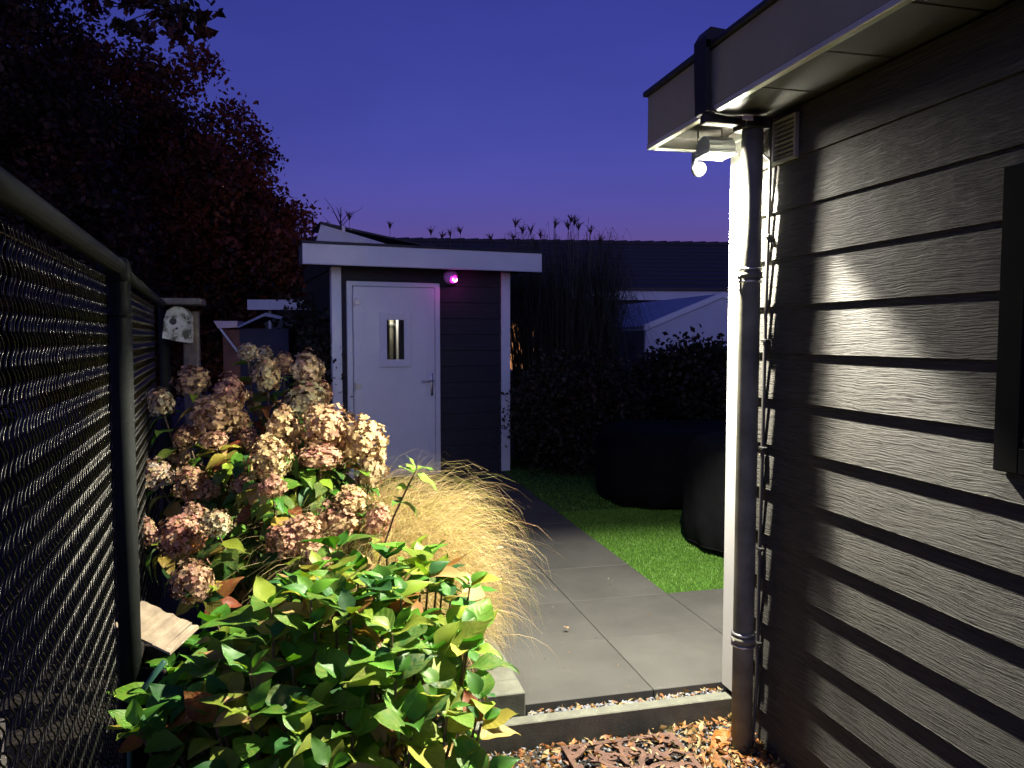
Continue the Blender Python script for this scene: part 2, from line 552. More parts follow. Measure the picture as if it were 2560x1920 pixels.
# rainwater pipe
dp = thing('downpipe', 'round dark grey rainwater downpipe at the house corner', 'downpipe', hp(1.586, 2.655, -.13), TH)
part('pipe', MB().tube([(0, 0, 0), (0, 0, .50), (0, 0, 1.8), (0, 0, 2.44)], .040, 28), M_PIPE, dp, True)
for z in (.452, 1.868):
    c_ = part('clamp', MB().lathe([(.041, -.012), (.0465, -.012), (.0465, .012), (.041, .012)], 28, (0, 0, z)), M_PIPE, dp, True)
    part('clamp_ring', MB().lathe([(.040, -.028), (.047, -.026), (.047, -.020), (.040, -.018)], 28, (0, 0, z)).lathe([(.040, .018), (.047, .020), (.047, .026), (.040, .028)], 28, (0, 0, z)), M_STEEL, c_, True)
    part('clamp_bolt', MB().tube([(.0, .046, z), (.085, .036, z)], .005, 8).tube([(-.044, -.01, z - .005), (-.044, .012, z + .005)], .006, 6), M_STEEL, c_)
part('outlet_box', MB().box(-.055, .05, -.046, .050, 2.412, 2.455, .004).box(-.195, -.05, .002, .045, 2.43, 2.466, .003), M_BLACKPLASTIC, dp)
part('outlet_strap', MB().prism([(-.179, 2.47), (-.198, 2.47), (-.206, 2.68), (-.206, 2.74), (-.185, 2.775), (-.05, 2.765), (-.05, 2.7285), (-.203, 2.7285), (-.203, 2.70), (-.188, 2.70)], 'y', -.01, .080), M_BLACKPLASTIC, dp)
part('hanger', MB().tube([(-.19, -.012, 2.50), (-.165, -.02, 2.463), (-.10, -.02, 2.455), (-.02, -.02, 2.452)], .004, 6).tube([(-.15, .04, 2.462), (-.06, .055, 2.464), (.06, .05, 2.462)], .004, 6), M_DARK, dp)
part('label_tag', MB().box(-.07, -.028, -.05, -.046, 2.435, 2.452), M_WHITE, dp)

# cable down the wall
cb = thing('cable', 'thin black cable clipped to the planks beside the downpipe', 'cable', hp(1.662, 2.652, -.13), TH)
pts = [(.0, .0, 2.46), (.002, .004, 2.2), (.0, .012, 1.7), (.002, .018, 1.2), (.0, .022, .8), (.002, .028, .25), (-.004, .03, .12), (-.03, .0, .01)]
part('cable_sheath', MB().tube(pts, .0075, 8), simple('dark_grey_cable', (.07, .066, .058), .6, .2), cb, True)
part('cable_loop', MB().tube([(.0, .0, 2.44), (-.01, .02, 2.40), (-.012, .035, 2.36), (-.02, .02, 2.33), (-.005, 0, 2.31)], .004, 6), M_STEEL, cb, True)
for z, du in ((2.02, .008), (1.62, .013), (1.20, .018), (.80, .022), (.42, .026)):
    part('cable_clip', MB().box(-.010, .010, du - .022, du + .011, z - .006, z + .006, .002), M_BLACKPLASTIC, cb)

# floodlight under the eave
LP = (1.535, 2.850, 2.230)
fl = thing('floodlight', 'lit grey floodlight with round motion sensor hung under the eave', 'lamp', hp(LP[0], LP[1], LP[2]), TH)
body = MB().prism([(-.056, .010), (.050, .010), (.058, .026), (.054, .048), (.034, .066), (.0, .074), (-.034, .066), (-.050, .048), (-.060, .026)], 'x', -.052, .060)
part('housing', body, M_LAMPBODY, fl)
part('bezel', MB().box(-.060, .068, -.062, -.053, -.004, .010, .002).box(-.060, .068, .051, .060, -.006, .010, .002)
     .box(-.060, -.051, -.053, .051, -.004, .010, .002).box(.059, .068, -.053, .051, -.004, .010, .002), M_LAMPBODY, fl)
M_LED = emit('lit_led_panel', (1.0, .97, .88), 5)
part('led_panel', MB().box(-.051, .059, -.053, .051, .004, .0095), M_LED, fl)
part('bracket', MB().tube([(-.040, .045, .05), (-.040, .065, .066), (-.030, .085, .114)], .0035, 6), M_DARK, fl)
part('bracket', MB().tube([(.042, .02, .060), (.042, .02, .114)], .0035, 6), M_DARK, fl)
sn = part('motion_sensor', MB().lathe([(.004, -.032), (.018, -.027), (.028, -.014), (.031, 0), (.028, .014), (.016, .026), (.006, .03)], 20, (-.028, .080, -.036)), simple('sensor_plastic', (.14, .14, .13), .4, .05), fl, True)
part('sensor_arm', MB().box(-.056, -.040, .062, .092, -.05, .03, .003), M_LAMPBODY, sn)
# the lamp throws a wide oval beam (reflector) and a weaker unshaped glow from the panel itself
al = bpy.data.lights.new('led_beam', 'SPOT')
al.spot_size = rad(2 * 54); al.spot_blend = .24
al.shadow_soft_size = .012
al.energy = 285; al.color = (1.0, .935, .78)
ao = bpy.data.objects.new('led_beam', al); COL.objects.link(ao); ao.parent = fl
ao.location = (-.046, -.032, -.012); ao.scale = (2.2, 1, 1)
al = bpy.data.lights.new('led_glow', 'AREA')
al.shape = 'RECTANGLE'; al.size = .025; al.size_y = .025
al.energy = 18; al.color = (1.0, .935, .80)
ao = bpy.data.objects.new('led_glow', al); COL.objects.link(ao); ao.parent = fl
ao.location = (-.056, -.045, -.010)


# ------------------------------------------------------------------ garden shed with the white door
SO = (-.818, 8.424, 0); SA = rad(22)
sh = thing('garden_shed', 'small dark timber shed with white door and flat roof', 'shed', SO, SA)
part('wall', MB().box(-1.08, .80, .012, 2.4, -.12, 2.24), M_SHEDPLANK, sh)
for k in range(13):
    z0 = -.04 + k * .1755
    prof = [(-.006, z0 + .002), (-.005, z0 + .004), (.001, z0 + .172), (.011, z0 + .180), (.011, z0 + .002)]
    for x0, x1 in ((-1.034, -.985), (.029, .746)) if z0 < 1.99 else ((-1.034, .746),):
        m = MB().prism(prof, 'x', x0, x1)
        part('plank', m, M_SHEDPLANK, sh)
part('corner_board', MB().box(-1.136, -1.036, -.022, .09, -.04, 2.236, .003), M_WHITE, sh)
part('corner_board', MB().box(.748, .852, -.022, .09, -.04, 2.236, .003), M_WHITE, sh)
part('fascia', MB().box(-1.450, 1.135, -.26, -.24, 2.238, 2.436, .002), M_WHITE, sh)
part('fascia', MB().box(-1.450, -1.432, -.238, .04, 2.238, 2.436, .002), M_GREYWALL, sh)  # side return in dark grey: shade of its unlit face put into colour
part('fascia_bead', MB().box(-1.452, 1.137, -.264, -.235, 2.230, 2.2375, .001), M_ALU, sh)
part('roof', MB().box(-1.431, 1.133, -.238, .04, 2.245, 2.42).box(-1.10, 1.0, .041, 2.55, 2.242, 2.42), M_BITUMEN, sh)
part('roof_trim', MB().box(-1.462, 1.150, -.275, -.16, 2.4375, 2.462, .003).box(-1.462, -1.36, -.158, .05, 2.4375, 2.462, .003), M_DARK, sh)
dr = part('door_frame', MB().box(-.982, -.925, -.030, .012, 0, 2.093, .004).box(-.033, .025, -.030, .012, 0, 2.093, .004)
          .box(-.925, -.033, -.030, .012, 2.045, 2.093, .004).box(-.925, -.033, -.03, .012, 0, .03, .004), M_WHITEPVC, sh)
do = part('door', MB().box(-.919, -.039, -.046, .0, .034, 2.039, .006), M_WHITEPVC, sh)
part('door_panel', MB().box(-.825, -.133, -.0495, -.0455, .12, 1.948, .0015), M_WHITEPVC, do)
wfm = MB().box(-.650, -.572, -.074, -.0494, 1.193, 1.766, .003).box(-.387, -.315, -.074, -.0494, 1.193, 1.766, .003) \
    .box(-.572, -.387, -.074, -.0494, 1.692, 1.766, .003).box(-.572, -.387, -.074, -.0494, 1.193, 1.271, .003)
part('window_frame', wfm, M_WHITEPVC, do)
t = MT('mirror_like_door_glass'); t.base((.004, .004, .005)); t.rough(.02, .9)
pn = part('pane', MB().box(-.090, .090, -.001, .001, 1.272, 1.691), t.m, do)
pn.location = (-.4795, -.0605, 0); pn.rotation_euler = (0, 0, rad(-6.2))
for z in (1.871, .988):
    part('hinge', MB().tube([(-.915, -.055, z - .045), (-.915, -.055, z + .045)], .012, 10).box(-.91, -.845, -.052, -.0465, z - .022, z + .028, .002), M_STEEL, do)
part('handle', MB().box(-.092, -.064, -.053, -.0464, .875, 1.12, .002).tube([(-.078, -.047, 1.04), (-.078, -.090, 1.04), (-.10, -.095, 1.04), (-.200, -.095, 1.036)], .0095, 8), M_STEEL, do, True)

# sloping solar collector on the shed roof
sp_ = thing('solar_panel', 'sloping solar panel with pale side cheek on the shed roof', 'solar panel', SO, SA)
part('side_cheek', MB().prism([(-1.300, 2.464), (-1.248, 2.646), (-.60, 2.484), (-.60, 2.464)], 'y', -.13, -.115), M_LILAC, sp_)
part('panel', MB().prism([(-1.262, 2.648), (-1.256, 2.672), (-.10, 2.478), (-.10, 2.464)], 'y', -.145, .5), M_DARK, sp_)
part('edge_clip', MB().box(-1.045, -1.01, -.157, -.146, 2.57, 2.645, .002), M_STEEL, sp_)

# infra-red camera glowing beside the door
ic = thing('security_camera', 'small round security camera glowing pink beside the shed door', 'camera', SO, SA)
part('mount', MB().tube([(.125, -.004, 2.185), (.125, -.03, 2.185)], .05, 20), M_WHITEPVC, ic, True)
part('body', MB().lathe([(.01, -.082), (.048, -.07), (.072, -.038), (.078, 0), (.072, .035), (.055, .055), (.02, .066)], 26, (.128, -.09, 2.165)), simple('glow_tinted_dome', (.70, .25, .65), .5, .05), ic, True)  # pink base colour carries the LED glow on the pale dome
arc = [(.152 + .020 * math.cos(a), -.172, 2.128 + .021 * math.sin(a)) for a in [rad(d) for d in range(160, 381, 20)]]
part('led_ring', MB().tube(arc, .0055, 8), emit('infrared_leds', (1.0, .06, .72), 40), ic, True)

# ------------------------------------------------------------------ chain-link fence on the left
FA = math.atan2(2.145 - 1.17, 4.75 - 2.3)      # leans left as it runs away


def seg_frame(p, q):
    d = Vector((q[0] - p[0], q[1] - p[1], 0)); L = d.length; d.normalize()
    return L, math.atan2(d.y, d.x)


FZ0 = -.135
PST = [(-.115, -.52), (-1.168, 2.3), (-2.145, 4.75)]
fe = thing('chain_link_fence', 'tall dark chain link fence with round top rail along the left', 'fence', (PST[1][0], PST[1][1], FZ0), 0)
fo = Vector((PST[1][0], PST[1][1], FZ0))
part('post', MB().tube([(0, 0, 0), (0, 0, 1.835)], .031, 18).lathe([(.033, 1.80), (.035, 1.83), (.030, 1.862), (.012, 1.872)], 18), M_FENCE, fe, True)
p2 = Vector((PST[2][0], PST[2][1], FZ0)) - fo
part('post', MB().tube([p2, p2 + Vector((0, 0, 1.845))], .031, 14), M_FENCE, fe, True)
p0 = Vector((PST[0][0], PST[0][1], FZ0)) - fo
part('top_rail', MB().tube([p0 + Vector((0, 0, 1.847)), Vector((0, 0, 1.847))], .0225, 14), M_FENCE, fe, True)
part('top_rail', MB().tube([Vector((0, 0, 1.838)), p2 + Vector((0, 0, 1.838))], .0205, 12), M_FENCE, fe, True)
part('rail_clamp', MB().lathe([(.036, 1.70), (.037, 1.70), (.037, 1.71), (.036, 1.71)], 16).tube([(-.02, -.05, 1.847), (.006, .016, 1.847)], .029, 14), M_FENCE, fe, True)


def wire_mesh(H):
    PV = .058; n = int(H / PV * 4); q = []
    for i in range(n + 1):
        k = i % 4
        q.append(((-.0150, 0, .0150, 0)[k], (0, -.0022, 0, .0022)[k], H - i * PV / 4))
    pts = [Vector(q[0])]
    for a, b_, c in zip(q, q[1:], q[2:]):
        a, b_, c = Vector(a), Vector(b_), Vector(c)
        pts += [b_ + (a - b_) * .22, b_ + (c - b_) * .22]
    return MB().tube(pts, .0018, 5).mesh('wire', M_WIRE, True)


WIRE = wire_mesh(1.79)
cnt = 0
for (a, c, lim) in ((p0, Vector((0, 0, 0)), 1.45), (Vector((0, 0, 0)), p2, 2.3)):
    d = Vector((c.x - a.x, c.y - a.y, 0)); L = d.length; d.normalize()
    off = Vector((d.y, -d.x, 0)) * -.034
    n = int(L / .0285)
    for i in range(n):
        s_ = i * .0285 + .02
        if a is p0 and s_ < L - 2.35: continue
        if a is not p0 and (s_ > lim): continue
        o = bpy.data.objects.new('wire', WIRE); COL.objects.link(o); o.parent = fe
        o.location = Vector((a.x, a.y, 0)) + d * s_ + off + Vector((0, 0, .03))
        o.rotation_euler = (0, R.uniform(-.004, .004), math.atan2(d.y, d.x) + R.uniform(-.05, .05))
        cnt += 1
for z in (.06, .62, 1.22, 1.80):
    d = Vector((-p0.x, -p0.y, 0)).normalized(); off = Vector((d.y, -d.x, 0)) * -.034
    part('tension_wire', MB().tube([p0 + off + Vector((0, 0, z)), off + Vector((0, 0, z))], .0019, 5), M_WIRE, fe)
# pale board at the very edge of the picture, behind the fence
bo = thing('board', 'pale board standing behind the fence at the left edge', 'board', (-.95, 1.33, FZ0), 0)
part('board_face', MB().box(-.16, .042, -.012, .012, 0, .955, .003), M_POST, bo)

# birdhouse on its post
bh = thing('birdhouse', 'pale birdhouse with dark hole and flat cap on grey post', 'birdhouse', (-2.03, 4.8, -.135), rad(14))
part('post', MB().box(-.02, .07, .0, .08, 0, 1.80, .006), M_POST, bh)
t = MT('peeling_birch_bark')
f = t.noise(t.coord(), 16, 5, .7)
t.base(t.ramp(f, [(.40, (.05, .055, .03)), (.52, (.38, .39, .36)), (.8, (.55, .55, .55))])); t.rough(.8)
tb = MB().prism([(-.115, 1.635), (-.105, 1.74), (-.085, 1.80), (-.035, 1.83), (.015, 1.815), (.045, 1.77), (.050, 1.70), (.042, 1.605), (-.03, 1.615)], 'y', -.13, -.01)
part('body', tb, t.m, bh)
part('hole', MB().tube([(-.052, -.131, 1.735), (-.052, -.10, 1.735)], .021, 14), M_BLACKPLASTIC, bh)
part('perch', MB().tube([(-.03, -.13, 1.695), (-.03, -.165, 1.69)], .005, 6), M_BARK, bh)
part('roof', MB().box(-.14, .11, -.17, .09, 1.835, 1.875, .006), M_POST, bh)

# broken pale board lying on a dark crate beside the fence post
cr = thing('wooden_crate', 'dark brown narrow timber crate standing beside the round fence post', 'crate', (-1.145, 2.42, -.135), rad(-10))
part('crate_side', MB().box(-.095, .075, -.07, -.055, 0, .60, .003), M_WOODDARK, cr)
part('crate_side', MB().box(-.095, .075, .055, .07, 0, .62, .003), M_WOODDARK, cr)
part('crate_side', MB().box(-.095, -.08, -.054, .054, 0, .72, .003), M_WOODDARK, cr)
part('crate_side', MB().box(.06, .075, -.054, .054, 0, .50, .003), M_WOODDARK, cr)
br = thing('broken_board', 'torn pale board lying tilted on the dark crate', 'board', (-1.150, 2.36, .590), rad(-10))


def torn(x0, x1, z0, z1, seed):
    rr = random.Random(seed); n = 9
    top = [(x0 + (x1 - x0) * i / n, .075 + rr.uniform(-.007, .007)) for i in range(n + 1)]
    m = MB(); k = len(top)
    v = []
    for th_ in (0, .007):
        v += [(p[0], -.03, z0 + (z1 - z0) * i / n + th_) for i, p in enumerate(top)]
        v += [(p[0] + .03, p[1], z0 + (z1 - z0) * i / n + .045 + th_) for i, p in enumerate(top)]
    f = []
    for i in range(n):
        f += [(i, i + 1, k + i + 1, k + i), (2 * k + i, 3 * k + i, 3 * k + i + 1, 2 * k + i + 1),
              (i, 2 * k + i, 2 * k + i + 1, i + 1), (k + i, k + i + 1, 3 * k + i + 1, 3 * k + i)]
    f += [(0, k, 3 * k, 2 * k), (n, 2 * k + n, 3 * k + n, k + n)]
    return m.add(v, f)


part('board_piece', torn(-.09, .045, .010, -.040, 3), M_WOOD, br)
part('board_piece', torn(.046, .105, -.042, -.064, 5), M_WOOD, br)

# green garden hose end by the post
gh = thing('garden_hose', 'thin green hose bending up beside the fence post', 'hose', (-1.13, 2.2, -.135))
part('hose_tube', MB().tube([(0.02, -.02, 0), (-.005, .0, .25), (-.005, .02, .45), (.02, .05, .58), (.08, .07, .66)], .009, 8), simple('green_hose', (.03, .10, .07), .4, .1), gh, True)

# ------------------------------------------------------------------ far buildings
bg = thing('bungalow', 'low bungalow with long dark tiled roof behind the shed', 'bungalow', (1.7, 16.2, 0), rad(6))
part('wall', MB().box(-6, 9, .25, 6, -.1, 2.3), M_GREYWALL, bg)
part('fascia', MB().box(-.55, 9.4, -.02, .0, 2.30, 2.50), M_LILAC, bg)
part('gutter', MB().box(-6.4, 9.4, -.09, -.022, 2.502, 2.56, .01), M_DARK, bg)
sl = math.atan2(1.28, 3.0)
rf = MB()
for i in range(11):
    s0 = i / 11; s1 = (i + 1) / 11
    y0, y1 = .0 + 3.2 * s0, .0 + 3.2 * s1
    z0, z1 = 2.55 + 1.32 * s0, 2.55 + 1.32 * s1
    rf.prism([(y0, z0 + .03), (y0, z0), (y1 + .02, z1), (y1 + .02, z1 + .006)], 'x', -6.4, 9.4)
rf.prism([(3.22, 3.87), (6.4, 2.55), (6.4, 2.5), (3.2, 3.80)], 'x', -6.4, 9.4)
part('roof', rf, M_TILE_ROOF, bg)
for i in range(46):
    x = -6.3 + i * .34
    part('ridge_tile', MB().tube([(x, 3.21, 3.865), (x + .36, 3.21, 3.875)], [.075, .09], 8), M_TILE_ROOF, bg)
# lit window of the bungalow glimpsed through the reeds
wl = part('window', MB().box(-1.80, -1.76, .205, .249, .80, 1.85).box(-1.10, -1.06, .205, .249, .80, 1.85).box(-1.76, -1.10, .205, .249, .80, .84).box(-1.76, -1.10, .205, .249, 1.81, 1.85), M_WHITE, bg)
part('pane', MB().box(-1.76, -1.10, .215, .235, .84, 1.81), emit('lamplit_window', (1.0, .42, .16), .3), wl)

ou = thing('garden_outbuilding', 'pale outbuilding with sloping blue grey sheet roof beyond the hedge', 'outbuilding', (1.82, 10.5, 0), rad(13.5))
part('wall', MB().prism([(0, -.1), (0, 1.62), (1.14, 2.07), (2.28, 1.62), (2.28, -.1)], 'y', 0, .05), M_LILAC, ou)
part('side_wall', MB().box(.0, .05, .052, 4.4, -.1, 1.60), M_GREYWALL, ou)
part('roof', MB().prism([(-.01, 1.625), (-.01, 1.665), (1.14, 2.12), (2.32, 1.66), (2.32, 1.62), (1.14, 2.08)], 'y', .03, 4.5), M_BLUEROOF, ou)
part('roof_trim', MB().prism([(-.03, 1.60), (-.03, 1.68), (1.14, 2.14), (2.34, 1.67), (2.34, 1.59), (1.14, 2.065)], 'y', -.03, .028), M_WHITE, ou)

nb = thing('neighbour_house', 'neighbour house with flat white fascia behind the hydrangea', 'house', (-3.60, 10.5, 0), rad(4))
part('wall', MB().box(.14, 2.2, .35, 2, -.1, 1.885), M_GREYWALL, nb)
part('fascia', MB().box(0, 2.3, 0, .02, 1.885, 2.022), M_LILAC, nb)
part('roof', MB().box(.014, 2.3, .022, 2.2, 1.90, 2.005), M_BITUMEN, nb)
part('downpipe', MB().tube([(.25, .21, -.1), (.25, .21, 1.885)], .022, 8), M_LILAC, nb)
gb = thing('gabled_shed', 'small brick shed with blue sheet roof beside the neighbour house', 'shed', (-3.22, 9.1, 0), rad(10))
part('wall', MB().box(-.19, .0, .014, .85, -.1, 1.60), M_BRICK, gb)
part('side_wall', MB().box(.002, .56, .0, .85, -.1, 1.612), simple('navy_wall', (.02, .024, .045), .8), gb)
part('roof', MB().prism([(-.014, 1.615), (.0, 1.647), (.308, 1.80), (.504, 1.752), (.476, 1.724), (.294, 1.76)], 'y', -.04, .95), M_BLUEROOF, gb)
part('porch_roof', MB().prism([(-.28, 1.70), (-.014, 1.70), (-.014, 1.626), (-.231, 1.612)], 'y', -.04, .85), simple('lamplit_board', (.7, .55, .5), .7, .05), gb)  # pink tint puts the warm lamplight into the board colour
part('brace', MB().tube([(-.21, -.02, 1.61), (-.02, -.02, 1.34)], .014, 6), M_WHITE, gb)

# ------------------------------------------------------------------ covered garden furniture on the lawn
def cover(name, label, cat, loc, rot, rx, ry, H, sq, hem):
    th_ = thing(name, label, cat, loc, rot)
    rr = random.Random(name + label); n = 72; prof = []
    rows = [(0.00, .93), (.06, .965), (.22, .995), (.5, 1.0), (.75, .985), (.88, .95), (.955, .87), (.99, .70), (1.0, .40), (1.003, .02)]
    ph = [rr.uniform(0, 6.28) for _ in range(5)]
    m = MB()
    for (zz, s_) in rows:
        for k in range(n):
            a = 2 * math.pi * k / n
            w = 1 + (1 - zz) * (.024 * math.sin(5 * a + ph[0]) + .018 * math.sin(11 * a + ph[1] + zz * 3)) + .014 * math.sin(3 * a + 5 * zz + ph[2]) + .008 * math.sin(17 * a + ph[3] + 6 * zz)
            ca, sa = math.cos(a), math.sin(a)
            x = rx * s_ * w * math.copysign(abs(ca) ** sq, ca); y = ry * s_ * w * math.copysign(abs(sa) ** sq, sa)
            z = .03 + hem * math.sin(a * 2 + ph[3]) * (1 - zz) + zz * (H - .03) * (1 + .02 * math.sin(2 * a + ph[4]))
            m.v.append((x, y, z))
    for i in range(len(rows) - 1):
        for k in range(n):
            q = (k + 1) % n
            m.f.append((i * n + k, i * n + q, (i + 1) * n + q, (i + 1) * n + k))
    m.f.append(tuple((len(rows) - 1) * n + k for k in range(n)))
    part('cover', m, M_COVER, th_, True)
    cord = [(m.v[k][0] * 1.012, m.v[k][1] * 1.012, m.v[k][2] + .012) for k in list(range(n)) + [0]]
    part('hem_cord', MB().tube(cord, .006, 5), M_COVER, th_)
    return th_


cover('covered_table', 'low wide garden table under a black cover at the back of the lawn', 'covered table', (1.62, 7.25, -.012), TH, .80, .62, .70, .62, .012)
cover('covered_chair', 'black covered garden seat with rounded base beside the white corner board', 'covered chair', (1.80, 5.50, -.012), .1, .52, .50, .80, .8, .02)

# ------------------------------------------------------------------ leaves and plants
def leaf_mesh(name, L, W, shape, fold, droop, wave, seed, m, rows=7):
    rr = random.Random(seed)
    V = []; UV = []; F = []
    xs = (-1, -.5, 0, .5, 1)
    for i in range(rows + 1):
        t_ = i / rows
        pr = ((0, .04), (.08, .50), (.22, .90), (.38, 1.0), (.55, .88), (.72, .58), (.87, .24), (1.0, .012))
        t_ = pr[i][0]
        w = W * pr[i][1]
        if 0 < i < rows: w *= 1 + (.022 if i % 2 else -.018)
        y = L * (t_ - .12 * droop * t_ * t_)
        zc = -droop * L * .55 * t_ ** 2 + .03 * L * math.sin(t_ * 5 + seed)
        for x in xs:
            z = zc + fold * abs(x) * w + wave * L * .03 * math.sin(t_ * 11 + (2 if x > 0 else 0) + seed) * abs(x)
            V.append((x * w, y, z)); UV.append((x, t_))
    nc = len(xs)
    for i in range(rows):
        for j in range(nc - 1):
            F.append((i * nc + j, i * nc + j + 1, (i + 1) * nc + j + 1, (i + 1) * nc + j))
    me = bpy.data.meshes.new(name)
    me.from_pydata(V, [], F); me.materials.append(m)
    uvl = me.uv_layers.new(name='UVMap')
    for p in me.polygons:
        p.use_smooth = True
        for li in p.loop_indices: uvl.data[li].uv = UV[me.loops[li].vertex_index]
    return me


BROAD = [leaf_mesh('leaf', 1.0, .325, .80, f, d, w, s_, M_LEAF) for s_, (f, d, w) in enumerate([(.22, .35, .6), (.34, .7, .8), (.14, .15, 1.0), (.40, 1.0, .8), (.28, .5, 1.6), (.75, .9, 2.4)])]
NARROW = [leaf_mesh('leaf', 1.0, .26, .85, f, d, w, s_ + 10, M_LEAF) for s_, (f, d, w) in enumerate([(.2, .4, 1), (.3, .7, 1.2), (.1, .25, 1.4), (.4, 1.0, 1)])]


def orient(axis, normal):
    y = axis.normalized(); z = (normal - y * normal.dot(y)); z = z.normalized() if z.length > 1e-5 else y.orthogonal().normalized()
    x = y.cross(z)
    return Matrix((x, y, z)).transposed()


def pick(rr, table):
    s_ = sum(w for w, _ in table); q = rr.uniform(0, s_)
    for w, c in table:
        q -= w
        if q <= 0: break
    k = rr.uniform(.75, 1.25)
    return tuple(min(1, x * k * rr.uniform(.93, 1.07)) for x in c)


GREENS = [(5, (.062, .20, .020)), (4, (.11, .27, .022)), (2, (.030, .11, .025)), (3.4, (.24, .33, .03)), (1.8, (.40, .37, .05)), (1.3, (.46, .32, .12)), (.8, (.30, .12, .03)), (.6, (.24, .07, .02))]
FADED = [(4, (.045, .12, .022)), (3, (.10, .17, .025)), (2, (.28, .26, .04)), (1.3, (.36, .25, .05)), (.8, (.26, .07, .03))]


def emit_leaves(parent, leaves, limit, rr):
    """leaves: (pos, rot3, size, colour, mesh); the most prominent become parts, the rest one joined part"""
    cp = co.location
    leaves.sort(key=lambda q: (q[0] - cp).length / q[2] ** 1.0 + (1.2 if q[5] else 0))
    inv = parent.matrix_basis.inverted()
    for (p, r3, s_, c, me, lo) in leaves[:limit]:
        o = bpy.data.objects.new('leaf', me); COL.objects.link(o); o.parent = parent
        o.matrix_local = inv @ (Matrix.Translation(p) @ r3.to_4x4() @ Matrix.Scale(s_, 4))
        o.color = (*c, 1)
    rest = leaves[limit:]
    if rest:
        Vs = []; Fs = []; Cs = []; off = 0
        for (p, r3, s_, c, me, lo) in rest:
            n = len(me.vertices); a = np.empty(n * 3, np.float32); me.vertices.foreach_get('co', a); a = a.reshape(-1, 3) * s_
            m3 = np.array(r3); a = a @ m3.T + np.array(p)
            f = np.empty(len(me.polygons) * 4, np.int32); me.polygons.foreach_get('vertices', f)
            Vs.append(a); Fs.append(f.reshape(-1, 4) + off); off += n
            Cs.append(np.tile(np.array(c), (len(me.polygons), 1)))
        V = np.concatenate(Vs)
        mi = np.array(inv)
        V = V @ mi[:3, :3].T + mi[:3, 3]
        o = link('leaf_mass', np_mesh('leaf_mass', V, np.concatenate(Fs), M_LEAFMASS, True, np.concatenate(Cs)), parent)
        o['kind'] = 'stuff'


def leaf_pair(rr, out, p, d, ang, size, pal, meshes, lo=False, tilt=.25, n=2):
    """n leaves round a stem at p (stem direction d)"""
    a = d.orthogonal().normalized(); b_ = d.cross(a)
    for k in range(n):
        t_ = ang + 2 * math.pi * k / n + rr.uniform(-.25, .25)
        h = a * math.cos(t_) + b_ * math.sin(t_)
        ax = (h + d * (tilt + rr.uniform(-.2, .25))).normalized()
        nm = (d - h * .2 + Vector((rr.uniform(-.35, .35), rr.uniform(-.35, .35), rr.uniform(-.1, .1))))
        s_ = size * rr.uniform(.75, 1.2)
        out.append((p + h * .008, orient(ax, nm), s_, pick(rr, pal), rr.choice(meshes), lo))


# --- the leafy hydrangea in front
fb = thing('leafy_hydrangea', 'low hydrangea bush of broad green and yellowing leaves in front', 'shrub', (-.52, 2.42, -.135))
rr = random.Random(21)
bx = fb.location
lv = []


def front_height(x, y):
    # dome: higher towards the back and the middle, falling to the right and the front
    h = .67 - .85 * max(0, 2.16 - y)
    h -= .20 * max(0, (x + .32) / .32) ** 1.5
    h -= .10 * max(0, (-.66 - x) / .30)
    if x < -.76 and y > 2.12: h -= .13
    return h


tops = []
tries = 0
while len(tops) < 128 and tries < 9000:
    tries += 1
    x = rr.uniform(-1.15, .10); y = rr.uniform(1.66, 2.80)
    if x > -.08 - (y - 2.1) * .12: continue
    if x < -.32 - .371 * y + .05: continue
    z = front_height(x, y) + rr.uniform(-.10, .06)
    if z < .05: continue
    if any((Vector((x, y)) - Vector(q[:2])).length < .078 for q in tops): continue
    tops.append((x, y, z))
for (x, y, z) in tops:
    bxy = Vector((-.5 + (x + .5) * .55, 2.42 + (y - 2.42) * .55, -.13))
    tp = Vector((x, y, z))
    midp = (bxy + tp) / 2 + Vector(((x + .5) * .10, (y - 2.42) * .1, .06))
    pts = [bxy, midp, tp]
    part('stem', MB().tube([p - bx for p in (bxy, bxy.lerp(midp, .5), midp, midp.lerp(tp, .5), tp)], [.006, .0055, .005, .0045, .0035], 5), M_STEM, fb)
    d = (tp - midp).normalized(); d = (d + Vector((0, 0, .5))).normalized()
    big = rr.uniform(.100, .155)
    ang = rr.uniform(0, 6)
    leaf_pair(rr, lv, tp + d * .015, d, ang + .8, big * .6, GREENS[:4], BROAD[:4], False, 1.3)
    leaf_pair(rr, lv, tp, d, ang, big, GREENS, BROAD[:5], False, .75)
    leaf_pair(rr, lv, tp - d * .05, d, ang + 1.57, big * 1.05, GREENS, BROAD, False, .35)
    leaf_pair(rr, lv, tp.lerp(midp, .55), d, ang, big * .95, GREENS, BROAD, False, -.1)
    leaf_pair(rr, lv, midp, d, ang + 1.5, big * .8, FADED + GREENS[4:], BROAD[2:], True, -.25)
    if rr.random() < .7: leaf_pair(rr, lv, midp.lerp(bxy, .5), d, ang + .4, big * .65, FADED + GREENS[5:], BROAD[3:], True, -.5)
emit_leaves(fb, lv, 300, rr)

# --- the flowering hydrangea behind it
fh = thing('panicle_hydrangea', 'tall hydrangea bush covered in fading cream and pink flower heads', 'shrub', (-1.05, 3.65, .03))
hb = fh.location


